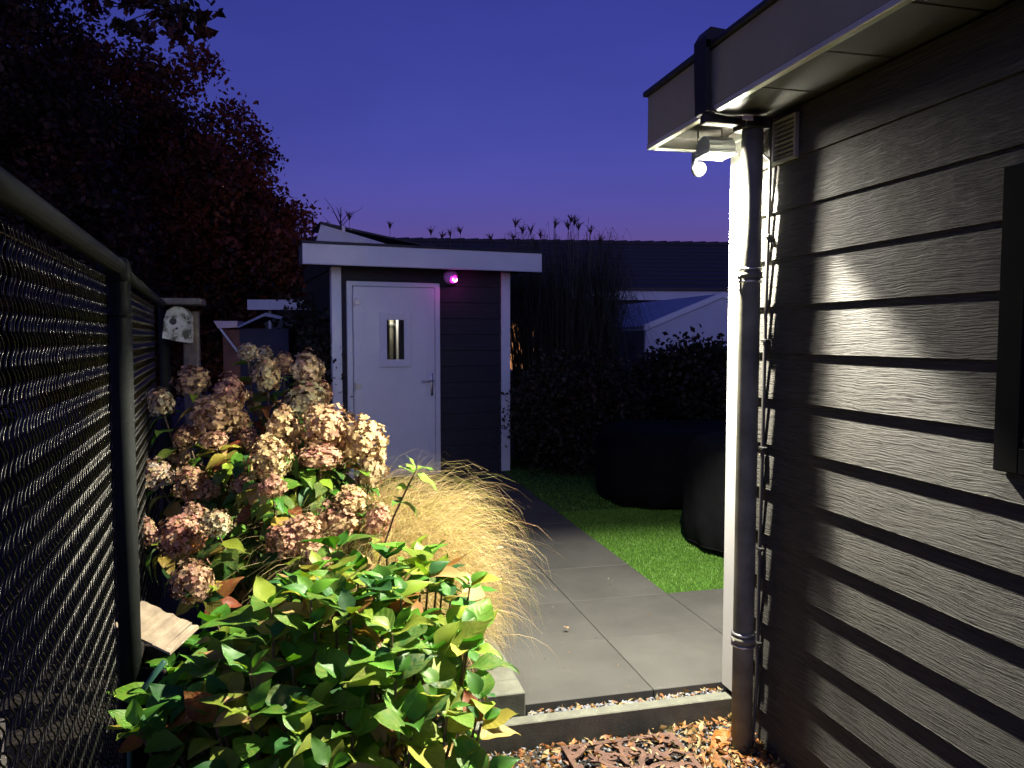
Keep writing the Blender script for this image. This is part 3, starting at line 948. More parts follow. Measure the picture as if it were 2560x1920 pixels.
def head_mesh(seed, n=250, cone=.25):
    rr = random.Random(seed); V = []; F = []; C = []
    gold = math.pi * (3 - math.sqrt(5))
    for i in range(n):
        z = 1 - 2 * (i + .5) / n
        if z < -.86: continue
        a = i * gold + rr.uniform(-.3, .3)
        rxy = math.sqrt(1 - z * z)
        lump = 1 + .10 * math.sin(3 * a + seed) * math.sin(4 * z + seed) + .07 * math.sin(7 * a + 2 * z)
        rad_ = (rr.uniform(.74, 1.06) if i % 4 else rr.uniform(.58, .82)) * lump
        nrm = Vector((rxy * math.cos(a), rxy * math.sin(a), z))
        taper = 1 - cone * max(0, z)
        p = Vector((nrm.x * rad_ * taper, nrm.y * rad_ * taper, nrm.z * rad_ * 1.18))
        nn = (nrm + Vector((rr.uniform(-.45, .45), rr.uniform(-.45, .45), rr.uniform(-.2, .5)))).normalized()
        ax = nn.orthogonal().normalized(); bx_ = nn.cross(ax); t0 = rr.uniform(0, 6.28); s_ = rr.uniform(.145, .215)
        pinkish = max(0, min(1, rr.gauss(.20 + .26 * z, .27))); straw = max(0, min(1, rr.gauss(.36 - .1 * z, .30))); dead = 1.0 if rr.random() < .10 else (rr.uniform(0, .25))
        for k in range(4):
            t_ = t0 + k * math.pi / 2 + rr.uniform(-.12, .12)
            d = ax * math.cos(t_) + bx_ * math.sin(t_); e = nn.cross(d)
            cup = rr.uniform(-.1, .45) * s_
            o = len(V)
            def pt(l_, w_, u_): return p + d * s_ * l_ + e * s_ * w_ + nn * cup * u_
            V += [p, pt(.38, .36, .2), pt(.80, .40, .6), pt(1.02, .0, 1.0), pt(.80, -.40, .6), pt(.38, -.36, .2)]
            F.append((o, o + 1, o + 2, o + 3, o + 4, o + 5))
            j = rr.uniform(-.08, .08)
            C.append((pinkish + j, straw, dead))
    return np_mesh('flower_head', np.array([tuple(v) for v in V]), np.array(F), M_PETAL, False, np.clip(np.array(C), 0, 1))


HEADS = [head_mesh(s_, 230 + 20 * (s_ % 3), .1 + .12 * (s_ % 3)) for s_ in range(5)]
CREAM = (.70, .68, .40); WHT = (.72, .78, .56); PINK = (.66, .40, .29); GOLD = (.72, .53, .29); SHADE_PINK = (.38, .21, .18); BRN = (.56, .34, .21); PALE = (.58, .62, .56)  # darkest pink, and in part BRN and PALE, hold the shade of unlit heads
HL = [  # cx, cy, rx, ry in a 2.37x enlargement whose corner is (300, 800) of the picture; metres away; colour
    (755, 190, 50, 50, 4.10, WHT), (860, 190, 38, 34, 4.45, PALE), (1110, 285, 82, 88, 4.15, CREAM), (870, 325, 70, 95, 4.0, CREAM), (970, 262, 50, 60, 4.35, SHADE_PINK),
    (1105, 480, 112, 108, 3.95, CREAM), (430, 360, 88, 80, 4.0, BRN), (655, 440, 85, 98, 3.95, PINK), (565, 560, 120, 108, 3.75, GOLD), (240, 490, 66, 72, 3.7, WHT),
    (560, 712, 66, 48, 3.6, PINK), (392, 690, 72, 60, 3.72, BRN), (972, 640, 86, 120, 3.72, GOLD), (1215, 640, 122, 130, 3.72, GOLD), (1450, 715, 118, 122, 3.72, GOLD),
    (1195, 810, 112, 62, 3.6, PINK), (880, 820, 112, 122, 3.45, GOLD), (908, 985, 70, 60, 3.35, PINK), (420, 970, 92, 100, 3.5, BRN), (212, 915, 80, 82, 3.55, PALE),
    (1370, 1065, 88, 68, 3.4, GOLD), (1310, 1185, 125, 110, 3.4, BRN), (1530, 1190, 76, 88, 3.38, PINK), (572, 1205, 80, 66, 3.12, WHT), (1090, 1255, 106, 90, 3.3, PINK),
    (985, 1300, 98, 88, 3.28, PINK), (360, 1280, 120, 112, 3.2, PINK), (148, 1255, 66, 92, 3.35, SHADE_PINK), (430, 1550, 108, 108, 2.95, BRN), (1175, 1395, 82, 52, 3.1, PINK),
    (1352, 575, 38, 30, 4.3, BRN), (705, 600, 60, 60, 3.85, BRN), (1495, 880, 78, 120, 3.7, GOLD), (725, 985, 58, 80, 3.55, SHADE_PINK), (1330, 740, 90, 90, 3.85, PINK), (1190, 430, 60, 70, 4.1, BRN),
    (350, 830, 60, 50, 3.7, BRN), (520, 1010, 60, 60, 3.5, BRN), (1010, 820, 50, 70, 3.7, PINK), (440, 1150, 70, 60, 3.4, SHADE_PINK), (760, 700, 60, 60, 3.75, BRN)]
T0 = rad(3.42); FX = 1922.0


def at(px, py, d):
    """point on the picture ray at world y = d (places the heads in depth)"""
    a = (px - 1280) / FX; b_ = (960 - py) / FX
    r = Vector((a, math.cos(T0) + b_ * math.sin(T0), -math.sin(T0) + b_ * math.cos(T0)))
    return Vector((0, 0, 1.5)) + r * (d / r.y)


rr = random.Random(5)
lv = []
for i, (cx, cy, rx, ry, d, c) in enumerate(HL):
    p = at(300 + cx / 2.37, 800 + cy / 2.37, d)
    s_x = rx / 2.37 / FX * d; s_z = ry / 2.37 / FX * d
    o = bpy.data.objects.new('flower_head', HEADS[i % 5]); COL.objects.link(o); o.parent = fh
    root = Vector((-1.05 + (p.x + 1.05) * .3, 3.65 + (p.y - 3.65) * .3, .03))
    lean = Vector((p.x - root.x, p.y - root.y, 0)) * .6 + Vector((rr.uniform(-.15, .15), rr.uniform(-.25, .05), 1))
    q = orient(lean.orthogonal(), lean)
    o.matrix_local = Matrix.Translation(p - hb) @ q.to_4x4() @ Matrix.Rotation(rr.uniform(0, 6.28), 4, 'Z') @ Matrix.Diagonal((s_x * 1.18, s_x * 1.18, s_z * 1.02, 1))
    o.color = (*[min(1, x * rr.uniform(.76, .96)) for x in c], 1)
    base = p - lean.normalized() * s_z * .7
    midp = (root + base) / 2 + Vector(((p.x + 1.05) * .12, (p.y - 3.65) * .12, .12))
    part('stem', MB().tube([x - hb for x in (root, root.lerp(midp, .5), midp, midp.lerp(base, .5), base, p)], [.008, .007, .006, .005, .0045, .003], 5), M_STEM, fh)
    dd = (base - midp).normalized()
    ang = rr.uniform(0, 6)
    for f_, sz, n in ((.06, .10, 2), (.22, .13, 3), (.40, .14, 3), (.6, .13, 3), (.8, .12, 3)):
        leaf_pair(rr, lv, base.lerp(midp, f_), dd, ang, sz, GREENS if f_ < .4 else FADED, NARROW, f_ > .5, .05 - .5 * f_, n); ang += 1.5
    for f_ in (.25, .6):
        leaf_pair(rr, lv, midp.lerp(root, f_), dd, ang, .10, FADED, NARROW, True, -.5, 2); ang += 1.2
for k in range(700):
    q = Vector((rr.gauss(0, 1), rr.gauss(0, 1), rr.gauss(0, 1))).normalized() * rr.uniform(.2, .85) ** .5
    p = Vector((-1.12 + q.x * .50 - q.z * .10, 3.74 + q.y * .42 + q.z * .16, .58 + q.z * .58))
    ax = (Vector((q.x, q.y, -.2)) + Vector((rr.uniform(-.6, .6), rr.uniform(-.8, .2), rr.uniform(-.5, .3)))).normalized()
    lv.append((p, orient(ax, Vector((rr.uniform(-.3, .6), rr.uniform(-.8, .1), 1))), rr.uniform(.09, .14), pick(rr, GREENS if rr.random() < .6 else FADED), rr.choice(NARROW), q.length < .75))
emit_leaves(fh, lv, 300, rr)

# --- a young green shoot leaning out over the dry grass
ys = thing('green_shoot', 'young green leafy shoot leaning out over the dry grass', 'shoot', (-.62, 3.25, .03))
yb = ys.location
pts = [Vector((-.62, 3.25, .03)), Vector((-.60, 3.22, .45)), at(985, 1290, 3.2), at(1020, 1215, 3.2), at(1042, 1172, 3.2)]
part('stem', MB().tube([p - yb for p in pts], [.006, .005, .004, .0035, .003], 6), M_STEM, ys)
lv = []; rr = random.Random(9)
BRIGHT = [(3, (.11, .27, .03)), (2, (.07, .19, .03)), (1, (.18, .30, .04))]
dd = (pts[4] - pts[3]).normalized()
leaf_pair(rr, lv, pts[4], dd, .3, .085, BRIGHT, NARROW[:3], False, .5, 3)
leaf_pair(rr, lv, pts[4] - dd * .02, dd, 1.4, .10, BRIGHT, NARROW[:3], False, .1, 3)
leaf_pair(rr, lv, pts[3], dd, .2, .085, BRIGHT, NARROW[:3], False, .1, 2)
leaf_pair(rr, lv, pts[3].lerp(pts[2], .5), dd, 1.5, .085, BRIGHT, NARROW[:3], False, .0, 3)
emit_leaves(ys, lv, 300, rr)


# --- dry arching grass
def ribbons(n, gen, w0, seg, m, col, name, parent=None):
    """gen(i) -> list of seg+1 points, as array (n, seg+1, 3)"""
    P = gen
    T = np.diff(P, axis=1); T = np.concatenate([T, T[:, -1:]], 1)
    A = N.normal(size=(n, 1, 3)); Sd = np.cross(T, A); Sd /= (np.linalg.norm(Sd, axis=2, keepdims=True) + 1e-9)
    w = w0[:, None, None] * np.linspace(1, .15, seg + 1)[None, :, None]
    V = np.stack([P - Sd * w, P + Sd * w], 2).reshape(-1, 3)
    i = np.arange(n)[:, None] * (seg + 1) * 2 + np.arange(seg)[None, :] * 2
    F = np.stack([i, i + 1, i + 3, i + 2], -1).reshape(-1, 4)
    C = np.repeat(col, seg, axis=0)
    return link(name, np_mesh(name, V, F, m, True, C), parent)


def arching(n, cx, cy, z0, rbase, reach, height, seg, curl, bias=(0, 0), sx=1.0):
    t = np.linspace(0, 1, seg + 1)[None, :]
    a = N.uniform(0, 2 * np.pi, n); r0 = rbase * np.sqrt(N.uniform(0, 1, n))
    bx_ = cx + r0 * np.cos(a) * sx; by_ = cy + r0 * np.sin(a)
    a2 = a + N.normal(0, .5, n)
    L = reach * N.uniform(.35, 1.12, n); H = height * N.uniform(.75, 1.08, n) * (1 - .25 * (L / reach) ** 2)
    dx = np.cos(a2) * L + bias[0]; dy = np.sin(a2) * L + bias[1]
    cu = curl * N.uniform(.6, 1.4, n)
    x = bx_[:, None] + dx[:, None] * t ** 1.5
    y = by_[:, None] + dy[:, None] * t ** 1.5
    z = z0 + H[:, None] * (np.sin(t * np.pi * .5 * (1 + cu[:, None])) )
    wob = N.uniform(0, 6.28, (n, 1))
    x = x + .010 * np.sin(t * 9 + wob) * t; y = y + .010 * np.cos(t * 8 + wob) * t
    return np.stack([x, y, np.maximum(z, z0 + .01)], -1)


def bent(n, cx, cy, rb, L0, L1, seg, pref, conc):
    """fine blades that start upright, lean outwards and hang over at the tip"""
    a = pref + N.normal(0, conc, n); r0 = rb * np.sqrt(N.uniform(0, 1, n)); ap = N.uniform(0, 2 * np.pi, n)
    L = N.uniform(L0, L1, n); e0 = rad(86) - np.abs(N.normal(0, rad(11), n)); e1 = N.uniform(rad(-105), rad(-35), n); pw = N.uniform(1.7, 3.6, n)
    P = np.zeros((n, seg + 1, 3)); P[:, 0, 0] = cx + r0 * np.cos(ap); P[:, 0, 1] = cy + r0 * np.sin(ap)
    az = a.copy(); daz = N.normal(0, .10, n)
    for i in range(seg):
        t_ = (i + .5) / seg
        e = e0 + (e1 - e0) * t_ ** pw
        az = az + daz + N.normal(0, .06, n)
        st = L / seg
        P[:, i + 1, 0] = P[:, i, 0] + np.cos(e) * np.cos(az) * st
        P[:, i + 1, 1] = P[:, i, 1] + np.cos(e) * np.sin(az) * st
        P[:, i + 1, 2] = np.maximum(P[:, i, 2] + np.sin(e) * st, .012)
    return P


dg = thing('dry_grass_clump', 'golden dry ornamental grass clump arching over the paving edge', 'ornamental grass', (-.42, 3.70, .03))
gens = []; cols = []; ws = []
for (n, cx, cy, rb, l0, l1, pr, cn) in ((4200, -.65, 3.70, .25, .60, 1.06, -.4, 1.4), (3000, -.55, 3.52, .22, .50, .90, -.5, .8), (3000, -.76, 4.05, .26, .80, 1.14, -.3, 1.6), (2800, -.44, 3.34, .20, .40, .74, -.6, .8), (2200, -.38, 3.20, .16, .30, .58, -.6, .9), (1300, -.62, 3.32, .18, .36, .6, -1.0, 1.2)):
    gens.append(bent(n, cx + .42, cy - 3.70, rb, l0, l1, 10, pr, cn))
    c = np.array([.66, .51, .24]) * N.uniform(.65, 1.2, (n, 1)); gm = N.uniform(0, 1, n) < .25
    c[gm] = np.array([.34, .34, .06]) * N.uniform(.7, 1.3, (gm.sum(), 1))
    rm = N.uniform(0, 1, n) < .15; c[rm] = np.array([.46, .26, .11]) * N.uniform(.7, 1.2, (rm.sum(), 1))
    cols.append(c); ws.append(N.uniform(.0007, .0017, n))
P = np.concatenate(gens)
o = ribbons(len(P), P, np.concatenate(ws), 10, M_DRYGRASS, np.concatenate(cols), 'blades', dg)
o['kind'] = 'stuff'
for k in range(9):
    a = rr.uniform(-1.2, .8); q0 = Vector((math.cos(a) * .34, math.sin(a) * .34 - .05, .22 + rr.uniform(0, .3)))
    q1 = q0 + Vector((math.cos(a) * .04, math.sin(a) * .03, .012))
    part('seed_head', MB().tube([q0, q0.lerp(q1, .4), q1], [.001, .0055, .001], 6), M_WOOD, dg)


# ------------------------------------------------------------------ leaf clouds: trees, hedges, reeds
def leaf_cloud(C, sig, per, size, pal, name, parent, m, flat=0.0):
    """C (k,3) clump centres; per leaves each"""
    k = len(C); n = k * per
    ctr = np.repeat(C, per, 0) + N.normal(size=(n, 3)) * np.repeat(np.broadcast_to(sig, (k,)), per)[:, None] * np.array([1, 1, .8])
    a = N.normal(size=(n, 3)); a /= np.linalg.norm(a, axis=1, keepdims=True)
    b_ = N.normal(size=(n, 3)); b_ = np.cross(a, b_); b_ /= np.linalg.norm(b_, axis=1, keepdims=True)
    s_ = size * N.uniform(.6, 1.3, (n, 1))
    V = np.stack([ctr - a * s_ * .5, ctr + b_ * s_ * .32, ctr + a * s_ * .6, ctr - b_ * s_ * .32], 1).reshape(-1, 3)
    pal = np.array(pal); cc = pal[N.randint(0, len(pal), k)]
    col = np.repeat(cc, per, 0) * N.uniform(.6, 1.4, (n, 1))
    o = link(name, np_mesh(name, V, np.arange(4 * n).reshape(-1, 4), m, False, np.clip(col, 0, 1)), parent)
    return o


def crown_points(n, c, r, power=.36):
    d = N.normal(size=(n, 3)); d /= np.linalg.norm(d, axis=1, keepdims=True)
    lump = 1 + .06 * np.sin(d[:, 0] * 5 + c[0]) + .06 * np.sin(d[:, 2] * 7 + c[1]) + .05 * np.sin(d[:, 1] * 11 + d[:, 2] * 6)
    return np.array(c) + d * np.array(r) * (N.uniform(0, 1, (n, 1)) ** power) * lump[:, None]


def limbs(tr, base, tips, r0, m, seed):
    rr = random.Random(seed)
    top = Vector(tips[0])
    trunk_top = Vector((base.x + (top.x - base.x) * .3, base.y, top.z * .55))
    part('trunk', MB().tube([Vector((0, 0, 0)), (trunk_top - base) * .5 + Vector((.1, 0, 0)), trunk_top - base], [r0, r0 * .8, r0 * .6], 10), m, tr, True)
    for tp in tips:
        tp = Vector(tp); st = base.lerp(trunk_top, rr.uniform(.6, 1.0)); md = st.lerp(tp, .5) + Vector((rr.uniform(-.3, .3), rr.uniform(-.3, .3), .3))
        part('limb', MB().tube([p - base for p in (st, md, tp)], [r0 * .45, r0 * .25, r0 * .06], 7), m, tr, True)


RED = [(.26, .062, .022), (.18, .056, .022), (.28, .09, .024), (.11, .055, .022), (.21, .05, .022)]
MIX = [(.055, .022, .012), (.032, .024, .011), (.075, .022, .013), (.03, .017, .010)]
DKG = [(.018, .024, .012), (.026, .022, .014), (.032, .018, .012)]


def tree(name, label, base, blobs, pal, leaf, per, sig, seed, tips, r0=.22, core=True):
    tr = thing(name, label, 'tree', base)
    B = Vector(base)
    cs = []
    for (n, c, r) in blobs: cs.append(crown_points(n, c, r))
    Cn = np.concatenate(cs) - np.array(base)
    o = leaf_cloud(Cn, sig, per, leaf, pal, 'crown', tr, M_TREELEAF)
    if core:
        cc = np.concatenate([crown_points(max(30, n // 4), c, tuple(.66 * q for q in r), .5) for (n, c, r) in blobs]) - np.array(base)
        leaf_cloud(cc, .30, 110, .13, MIX, 'inner_foliage', tr, M_TREELEAF)  # core leaves coloured darker to put in the crown's inner shade
    limbs(tr, B, tips, r0, M_BARK, seed)
    return tr


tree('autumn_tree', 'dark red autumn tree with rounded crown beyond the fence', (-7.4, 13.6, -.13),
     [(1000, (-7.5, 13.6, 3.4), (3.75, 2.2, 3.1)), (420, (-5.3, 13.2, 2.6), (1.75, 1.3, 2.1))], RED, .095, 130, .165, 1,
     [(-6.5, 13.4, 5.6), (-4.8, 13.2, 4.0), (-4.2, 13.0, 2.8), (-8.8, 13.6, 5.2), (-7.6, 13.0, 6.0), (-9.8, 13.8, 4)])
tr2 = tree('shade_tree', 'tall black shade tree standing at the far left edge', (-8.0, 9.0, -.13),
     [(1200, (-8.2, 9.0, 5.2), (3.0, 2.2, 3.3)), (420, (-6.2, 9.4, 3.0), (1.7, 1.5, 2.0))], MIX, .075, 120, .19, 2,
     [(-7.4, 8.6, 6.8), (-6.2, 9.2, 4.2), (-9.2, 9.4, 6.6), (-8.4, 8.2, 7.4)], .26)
B2 = Vector((-8.0, 9.0, -.13))
part('limb', MB().tube([p - B2 for p in (Vector((-7.6, 8.8, 3.2)), Vector((-6.0, 7.6, 4.7)), Vector((-4.2, 6.5, 4.75)), at(300, -20, 6.0), at(470, 55, 6.0))], [.10, .07, .04, .022, .006], 7), M_BARK, tr2, True)
tw = [(at(a_, b_, 6.0), s_) for a_, b_, s_ in ((235, -8, .06), (300, -5, .06), (355, -2, .07), (400, 12, .07), (440, 25, .06), (425, 60, .05), (450, 85, .055), (480, 45, .05), (505, 40, .03), (508, 78, .03), (490, 5, .06), (300, 60, .03), (345, 75, .04), (372, 90, .02), (235, 20, .04), (460, 70, .03), (395, -10, .07))]
leaf_cloud(np.array([tuple(p - B2) for p, _ in tw]), np.array([q for _, q in tw]), 26, .085, MIX, 'overhanging_leaves', tr2, M_TREELEAF)
for p, _ in tw:
    st = at(440, 20, 6.0)
    part('twig', MB().tube([st - B2, (st.lerp(p, .5) - B2) + Vector((0, 0, .02)), p - B2], [.007, .005, .003], 5), M_BARK, tr2)
tree('glow_tinted_tree', 'bushy tree just left of the shed, coloured orange brown for lamplight', (-5.2, 15.2, -.13),
     [(260, (-5.25, 15.2, 2.5), (1.45, 1.2, 1.6))], [(.34, .11, .022), (.26, .08, .022), (.20, .08, .02)], .12, 40, .22, 3,  # orange brown leaf colours stand in for lamplight on this crown
     [(-4.4, 15.2, 3.4), (-5.4, 15.0, 3.6), (-4.0, 15.2, 2.8)], .14)
bt = thing('bare_tree', 'thin leafless tree rising behind the left roof corner of the shed', 'tree', (-3.75, 16.5, -.13))
rr = random.Random(44)
part('trunk', MB().tube([(0, 0, 0), (.05, 0, 2.4), (.12, 0, 4.4)], [.06, .04, .008], 6), M_BARK, bt)
for k in range(46):
    z = rr.uniform(1.6, 4.2); a = rr.uniform(0, 6.28); l_ = rr.uniform(.3, .75)
    p = Vector((.05 * z / 2, 0, z)); q = p + Vector((math.cos(a) * l_ * .7, math.sin(a) * l_, l_ * .7))
    part('twig', MB().tube([p, p.lerp(q, .5) + Vector((0, 0, .06)), q], [.011, .007, .003], 4), M_BARK, bt)

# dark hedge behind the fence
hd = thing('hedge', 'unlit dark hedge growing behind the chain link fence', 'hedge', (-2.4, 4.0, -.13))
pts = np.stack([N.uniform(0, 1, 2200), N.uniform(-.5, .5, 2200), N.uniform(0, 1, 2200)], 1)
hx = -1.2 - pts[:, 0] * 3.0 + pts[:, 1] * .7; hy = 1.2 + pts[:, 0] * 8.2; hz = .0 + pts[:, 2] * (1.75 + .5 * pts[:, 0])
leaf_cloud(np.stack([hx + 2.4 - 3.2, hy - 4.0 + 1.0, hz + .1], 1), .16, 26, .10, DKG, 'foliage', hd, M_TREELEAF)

def bush(name, label, base, blobs, pal, leaf, per, sig, group=None, stems=7):
    tr = thing(name, label, 'bush', base, 0, group)
    Cn = np.concatenate([crown_points(n, c, r, .4) for n, c, r in blobs]) - np.array(base)
    o = leaf_cloud(Cn, sig, per, leaf, pal, 'foliage', tr, M_TREELEAF)
    rr = random.Random(label)
    c, r = blobs[0][1], blobs[0][2]
    for k in range(stems):
        a = rr.uniform(0, 6.28)
        q = Vector((c[0] - base[0] + math.cos(a) * r[0] * .6, c[1] - base[1] + math.sin(a) * r[1] * .6, c[2] + r[2] * .5 - base[2]))
        part('stem', MB().tube([Vector((0, 0, 0)), q * .5 + Vector((0, 0, .1)), q], [.018, .012, .004], 5), M_BARK, tr)
    return tr


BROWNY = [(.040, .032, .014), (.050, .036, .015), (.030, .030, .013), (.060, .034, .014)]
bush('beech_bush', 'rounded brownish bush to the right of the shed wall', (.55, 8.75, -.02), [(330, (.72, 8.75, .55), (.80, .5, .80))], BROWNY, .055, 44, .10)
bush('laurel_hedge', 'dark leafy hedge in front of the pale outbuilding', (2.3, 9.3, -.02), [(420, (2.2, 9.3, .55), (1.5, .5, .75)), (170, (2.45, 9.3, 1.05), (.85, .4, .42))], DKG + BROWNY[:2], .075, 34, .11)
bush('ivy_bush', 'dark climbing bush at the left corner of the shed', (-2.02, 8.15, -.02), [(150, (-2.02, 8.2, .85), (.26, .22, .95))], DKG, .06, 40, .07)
bush('back_shrub', 'dark shrub mass between shed and neighbour house', (-2.75, 9.9, -.02), [(200, (-2.75, 9.9, .7), (.7, .5, .95)), (90, (-2.45, 9.7, 1.35), (.35, .35, .75))], DKG, .08, 36, .13)


# tall reeds (silver grass) behind and beside the shed
def reeds(label, base, n, rb, reach, height, plumes, pr, sx=1.0):
    rd = thing('silver_grass', label, 'ornamental grass', base)
    Pn = arching(n, 0, 0, 0, rb, reach, height, 7, .42, (0, 0), sx)
    c = np.array([.050, .048, .028]) * N.uniform(.5, 1.5, (n, 1))
    o = ribbons(n, Pn, N.uniform(.004, .008, n), 7, M_DRYGRASS, c, 'blades', rd); o['kind'] = 'stuff'
    rr = random.Random(label)
    for (px, h) in plumes:
        x = px; y = rr.uniform(-.2, .2)
        part('stalk', MB().tube([(x * .6, y, 0), (x * .9, y, h * .6), (x, y, h - .05)], [.006, .005, .003], 5), M_STEM, rd)
        m = 26; ang = N.uniform(-.5, .5, m) + rr.uniform(-.15, .15); ln = N.uniform(.08, .19, m)
        tt = np.linspace(0, 1, 5)[None, :]
        PX = x + np.sin(ang)[:, None] * ln[:, None] * tt ** 1.3; PY = y + N.uniform(-.4, .4, (m, 1)) * ln[:, None] * tt
        PZ = h - .07 + np.cos(ang)[:, None] * ln[:, None] * tt - .05 * tt ** 3
        ribbons(m, np.stack([PX, PY, PZ], -1), np.full(m, .008), 4, M_DRYGRASS, np.tile(np.array([.11, .06, .055]), (m, 1)), 'plume', rd)
    return rd


reeds('tall silver grass clump right of the shed with drooping blades', (.66, 9.85, -.02), 1500, .46, .62, 2.86, [(-.62, 2.98), (-.52, 2.93), (-.42, 2.92), (-.30, 2.84), (-.12, 2.97), (.09, 3.06), (.05, 2.95), (.14, 3.04), (.20, 2.98), (.32, 2.88), (.47, 2.80)], 1, 1.35)
reeds('silver grass behind the middle of the shed roof with many plumes', (-.60, 11.2, -.02), 700, .5, .5, 2.98, [(-.55, 3.05), (-.42, 3.02), (-.30, 3.06), (-.15, 3.10), (.30, 3.0), (.62, 2.98)], 1)
reeds('silver grass behind the solar panel with two lone plumes', (-2.0, 11.2, -.02), 300, .4, .3, 2.5, [(-.33, 3.28), (.22, 3.18)], 1)

# ------------------------------------------------------------------ the step: gravel, leaf litter, rusty grate
def chips(name, label, pts, size, m, parent=None, col=None):
    """irregular angular stones joined into one heap"""
    n = len(pts)
    base = np.array([(1, 0, 0), (-1, 0, 0), (0, 1, 0), (0, -1, 0), (0, 0, 1), (0, 0, -1)], float)
    tri = np.array([(0, 2, 4), (2, 1, 4), (1, 3, 4), (3, 0, 4), (2, 0, 5), (1, 2, 5), (3, 1, 5), (0, 3, 5)])
    s_ = size * N.uniform(.5, 1.3, (n, 1, 1)) * N.uniform(.5, 1.2, (n, 6, 1)) * np.array([1, .8, .55])
    Vv = base[None] * s_
    q, _ = np.linalg.qr(N.normal(size=(n, 3, 3)))
    Vv = np.einsum('nij,nkj->nki', q, Vv) + np.array(pts)[:, None, :]
    F = (tri[None] + np.arange(n)[:, None, None] * 6).reshape(-1, 3)
    o = link(name, np_mesh(name, Vv.reshape(-1, 3), F, m), parent)
    o['kind'] = 'stuff'; o['label'] = label
    return o


def scatter_leaves(name, label, pts, size, pal, thin=.35):
    """small curled dry leaves and needles"""
    n = len(pts)
    a = N.uniform(0, 6.28, n); tl = N.normal(0, .45, n); s_ = size * N.uniform(.4, 1.4, n); wd = s_ * N.uniform(.12, thin + .2, n)
    ax = np.stack([np.cos(a) * np.cos(tl), np.sin(a) * np.cos(tl), np.sin(tl)], 1)
    sd = np.cross(ax, N.normal(size=(n, 3)) * .5 + np.array([0, 0, 1])); sd /= np.linalg.norm(sd, axis=1, keepdims=True)
    nm = np.cross(sd, ax); cu = (N.uniform(-.3, .3, n) * s_)[:, None]
    P = np.array(pts); s2 = s_[:, None]; w2 = wd[:, None]
    V = np.stack([P - ax * s2 * .5, P - ax * s2 * .1 + sd * w2 + nm * cu * .6, P - ax * s2 * .05 + nm * cu, P - ax * s2 * .1 - sd * w2 + nm * cu * .6, P + ax * s2 * .5], 1).reshape(-1, 3)
    i = np.arange(n)[:, None] * 5
    F = np.stack([np.concatenate([i, i + 1, i + 2], 1), np.concatenate([i, i + 2, i + 3], 1), np.concatenate([i + 2, i + 1, i + 4], 1), np.concatenate([i + 3, i + 2, i + 4], 1)], 1).reshape(-1, 3)
    pal = np.array(pal); c = pal[N.randint(0, len(pal), n)] * N.uniform(.6, 1.3, (n, 1))
    o = link(name, np_mesh(name, V, F, M_LEAFMASS, False, np.clip(np.repeat(c, 4, 0), 0, 1)))
    o['kind'] = 'stuff'; o['label'] = label
    return o


DRY = [(.42, .26, .11), (.50, .36, .18), (.30, .13, .05), (.22, .09, .04), (.46, .20, .07), (.36, .28, .15)]
pts = [hp(N.uniform(.79, 1.67), N.uniform(2.924, 2.960), N.uniform(-.052, -.030)) for _ in range(420)]
chips('gravel_strip', 'grey slate chips between kerb and paving', [tuple(p) for p in pts], .017, M_STONE)
pts = [hp(N.uniform(.80, 1.66), N.uniform(2.922, 2.962), N.uniform(-.038, -.018)) for _ in range(150)]
scatter_leaves('leaf_litter', 'dry leaf scraps in the gravel strip', [tuple(p) for p in pts], .034, DRY, .02)
part('gravel_bed', MB().box(.79, 1.672, 2.9185, 2.966, -.13, -.055), M_SOIL, None)
bpy.data.objects['gravel_bed']['kind'] = 'structure'; bpy.data.objects['gravel_bed'].rotation_euler = (0, 0, TH)
pts = [hp(N.uniform(.2, 1.66), N.uniform(2.0, 2.85), N.uniform(-.134, -.118)) for _ in range(2600)]
chips('gravel', 'dark slate chips on the lower ground', [tuple(p) for p in pts], .013, M_STONE)
pl = []
for _ in range(3600):
    v = N.uniform(.55, 1.67); u_ = N.uniform(2.05, 2.85)
    heap = max(0, (v - 1.15) / .5) * max(0, 1 - abs(u_ - 2.80) / .35) * .045
    if v < 1.3 and N.uniform() < .45: continue
    if abs(v - 1.12) < .25 and u_ < 2.80 and N.uniform() < .88: continue
    pl.append(tuple(hp(v, u_, -.122 + N.uniform(0, .014) + heap * N.uniform(0, 1))))
scatter_leaves('leaf_litter', 'curled dry brown leaves heaped against kerb and downpipe', pl, .036, DRY, .12)

pl = [tuple(hp(N.uniform(.82, 1.9), N.uniform(3.0, 5.4), .004)) for _ in range(46)]
scatter_leaves('leaf_litter', 'tiny dry scraps on the paving', pl, .011, DRY + [(.6, .58, .5)], .1)

# rusty ornamental grate
GV, GU = 1.12, 2.565
gt = thing('rusty_grate', 'rusty cut-out metal grate with scrolls lying before the kerb', 'grate', hp(GV, GU, -.108), TH)
G2 = .235


def ring(cx, cy, r, a0, a1, w, n=14, sx=1.0):
    out = MB(); prev = None
    P = [(cx + r * math.cos(a0 + (a1 - a0) * i / n) * sx, cy + r * math.sin(a0 + (a1 - a0) * i / n)) for i in range(n + 1)]
    return P


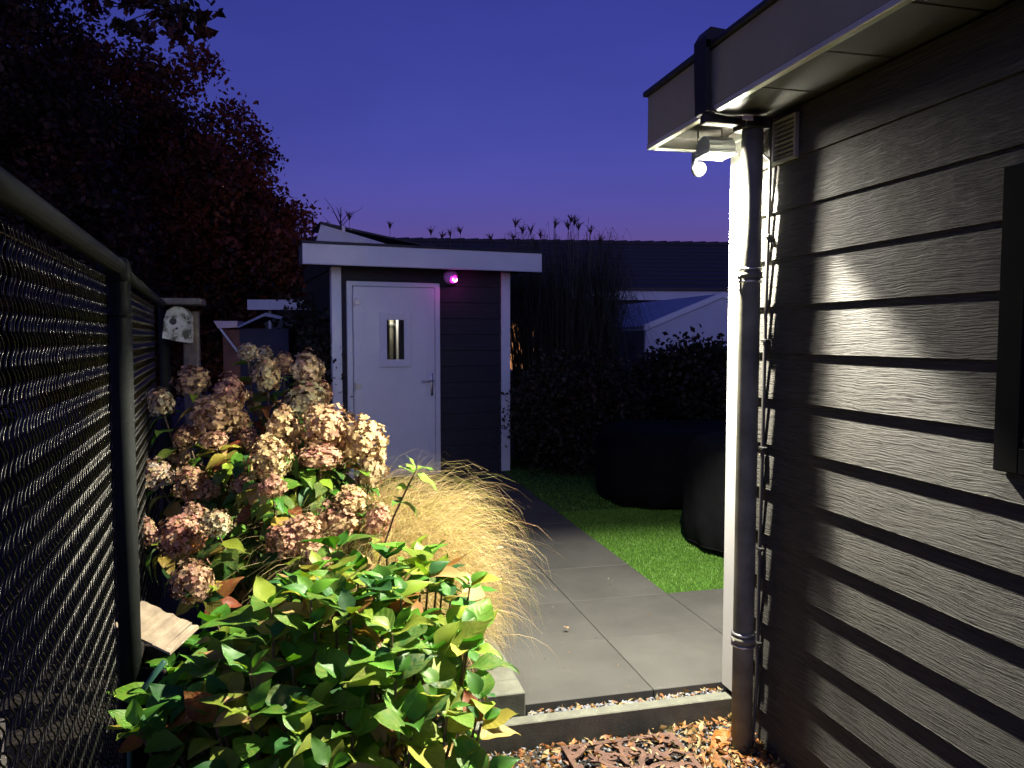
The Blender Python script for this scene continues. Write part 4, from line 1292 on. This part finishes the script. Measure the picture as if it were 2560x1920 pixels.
def strip(P, w, h=.007):
    m = MB(); n = len(P); L = []
    for i, p in enumerate(P):
        a = P[max(0, i - 1)]; b_ = P[min(n - 1, i + 1)]
        d = Vector((b_[0] - a[0], b_[1] - a[1])); d = d.normalized() if d.length else Vector((1, 0))
        ww = w[i] if isinstance(w, list) else w
        L.append(((p[0] - d.y * ww, p[1] + d.x * ww), (p[0] + d.y * ww, p[1] - d.x * ww)))
    v = [];
    for a, b_ in L: v += [(a[0], a[1], 0), (b_[0], b_[1], 0), (a[0], a[1], h), (b_[0], b_[1], h)]
    f = []
    for i in range(n - 1):
        q = i * 4
        f += [(q + 2, q + 3, q + 7, q + 6), (q, q + 2, q + 6, q + 4), (q + 1, q + 5, q + 7, q + 3), (q, q + 4, q + 5, q + 1)]
    f += [(0, 1, 3, 2), (4 * n - 4, 4 * n - 2, 4 * n - 1, 4 * n - 3)]
    return m.add(v, f)


part('frame', MB().box(-G2, G2, G2 - .022, G2, 0, .008).box(-G2, G2, -G2, -G2 + .022, 0, .008).box(-G2, -G2 + .022, -G2 + .022, G2 - .022, 0, .008).box(G2 - .022, G2, -G2 + .022, G2 - .022, 0, .008), M_RUST, gt)
fl_ = []
for k in range(48):
    a = 2 * math.pi * k / 48; r_ = .046 if k % 4 < 2 else .037
    fl_.append((r_ * math.cos(a), r_ * math.sin(a)))
part('rosette', MB().prism(fl_, 'z', 0, .0085), M_RUST, gt)
for k in range(8):
    a = k * math.pi / 4 + .2; c, s_ = math.cos(a), math.sin(a)
    def tf(P): return [(x * c - y * s_, x * s_ + y * c) for x, y in P]
    part('scroll', strip(tf([(.04, 0), (.07, .012), (.10, .010), (.13, -.008), (.165, -.02), (.19, -.005)]), [.011, .012, .012, .011, .010, .004]), M_RUST, gt)
    part('scroll', strip(tf(ring(.118, .045, .034, -2.2, 2.9, .01)), .0085, .0075), M_RUST, gt)
    part('scroll', strip(tf(ring(.125, .048, .014, -1, 4.6, .01)), .0075, .0078), M_RUST, gt)
    part('scroll', strip(tf(ring(.178, -.055, .028, 0, 5.4, .01)), .0085, .0072), M_RUST, gt)
    part('scroll', strip(tf([(.15, .06), (.185, .075), (.21, .06), (.222, .03)]), [.005, .011, .010, .006], .0074), M_RUST, gt)
for (x, y) in ((1, 1), (1, -1), (-1, 1), (-1, -1)):
    part('scroll', strip([(x * .225, y * .14), (x * .19, y * .165), (x * .165, y * .19), (x * .14, y * .225)], .011, .0077), M_RUST, gt)
    part('scroll', strip(ring(x * .195, y * .195, .020, 0, 6.2, .01), .008, .0073), M_RUST, gt)
pl = [tuple(hp(GV + N.uniform(-.23, .23), GU + N.uniform(-.05, .24), -.099 + N.uniform(0, .006))) for _ in range(110)]
scatter_leaves('leaf_litter', 'dry needles lying across the rusty grate', pl, .032, DRY, .02)


# single fallen leaves that can be told apart
def fallen(label, p, size, col, rz, tilt, me):
    o = bpy.data.objects.new('fallen_leaf', me); COL.objects.link(o)
    o.location = p; o.rotation_euler = (tilt, tilt * .6, rz); o.scale = (size,) * 3
    o.color = (*col, 1)
    tag(o, label, 'leaf', 'fallen leaves')


oak = leaf_mesh('fallen_leaf', 1.0, .30, .9, .35, -.3, 3.0, 77, M_LEAF, 7)
fallen('big orange oak leaf lying against the foot of the downpipe', hp(1.555, 2.70, -.075), .115, (.50, .17, .035), 2.3, -.5, oak)
fallen('small tan leaf alone on the paving left of the tile joint', at(1424, 1573, 3.84) + Vector((0, 0, .004)), .030, (.50, .30, .18), 1.2, .1, oak)
fallen('small yellow leaf on the lawn beside the covered seat', at(1738, 1325, 5.95) + Vector((0, 0, .012)), .045, (.45, .30, .06), .4, .1, oak)
fallen('brown leaf on the edge of the lower ground beside the grate', hp(1.42, 2.50, -.095), .06, (.32, .10, .03), .8, .2, oak)
fallen('pale leaf scrap on the top of the planter edging', hp(.70, 3.18, .073), .022, (.6, .55, .4), 2.2, .0, oak)
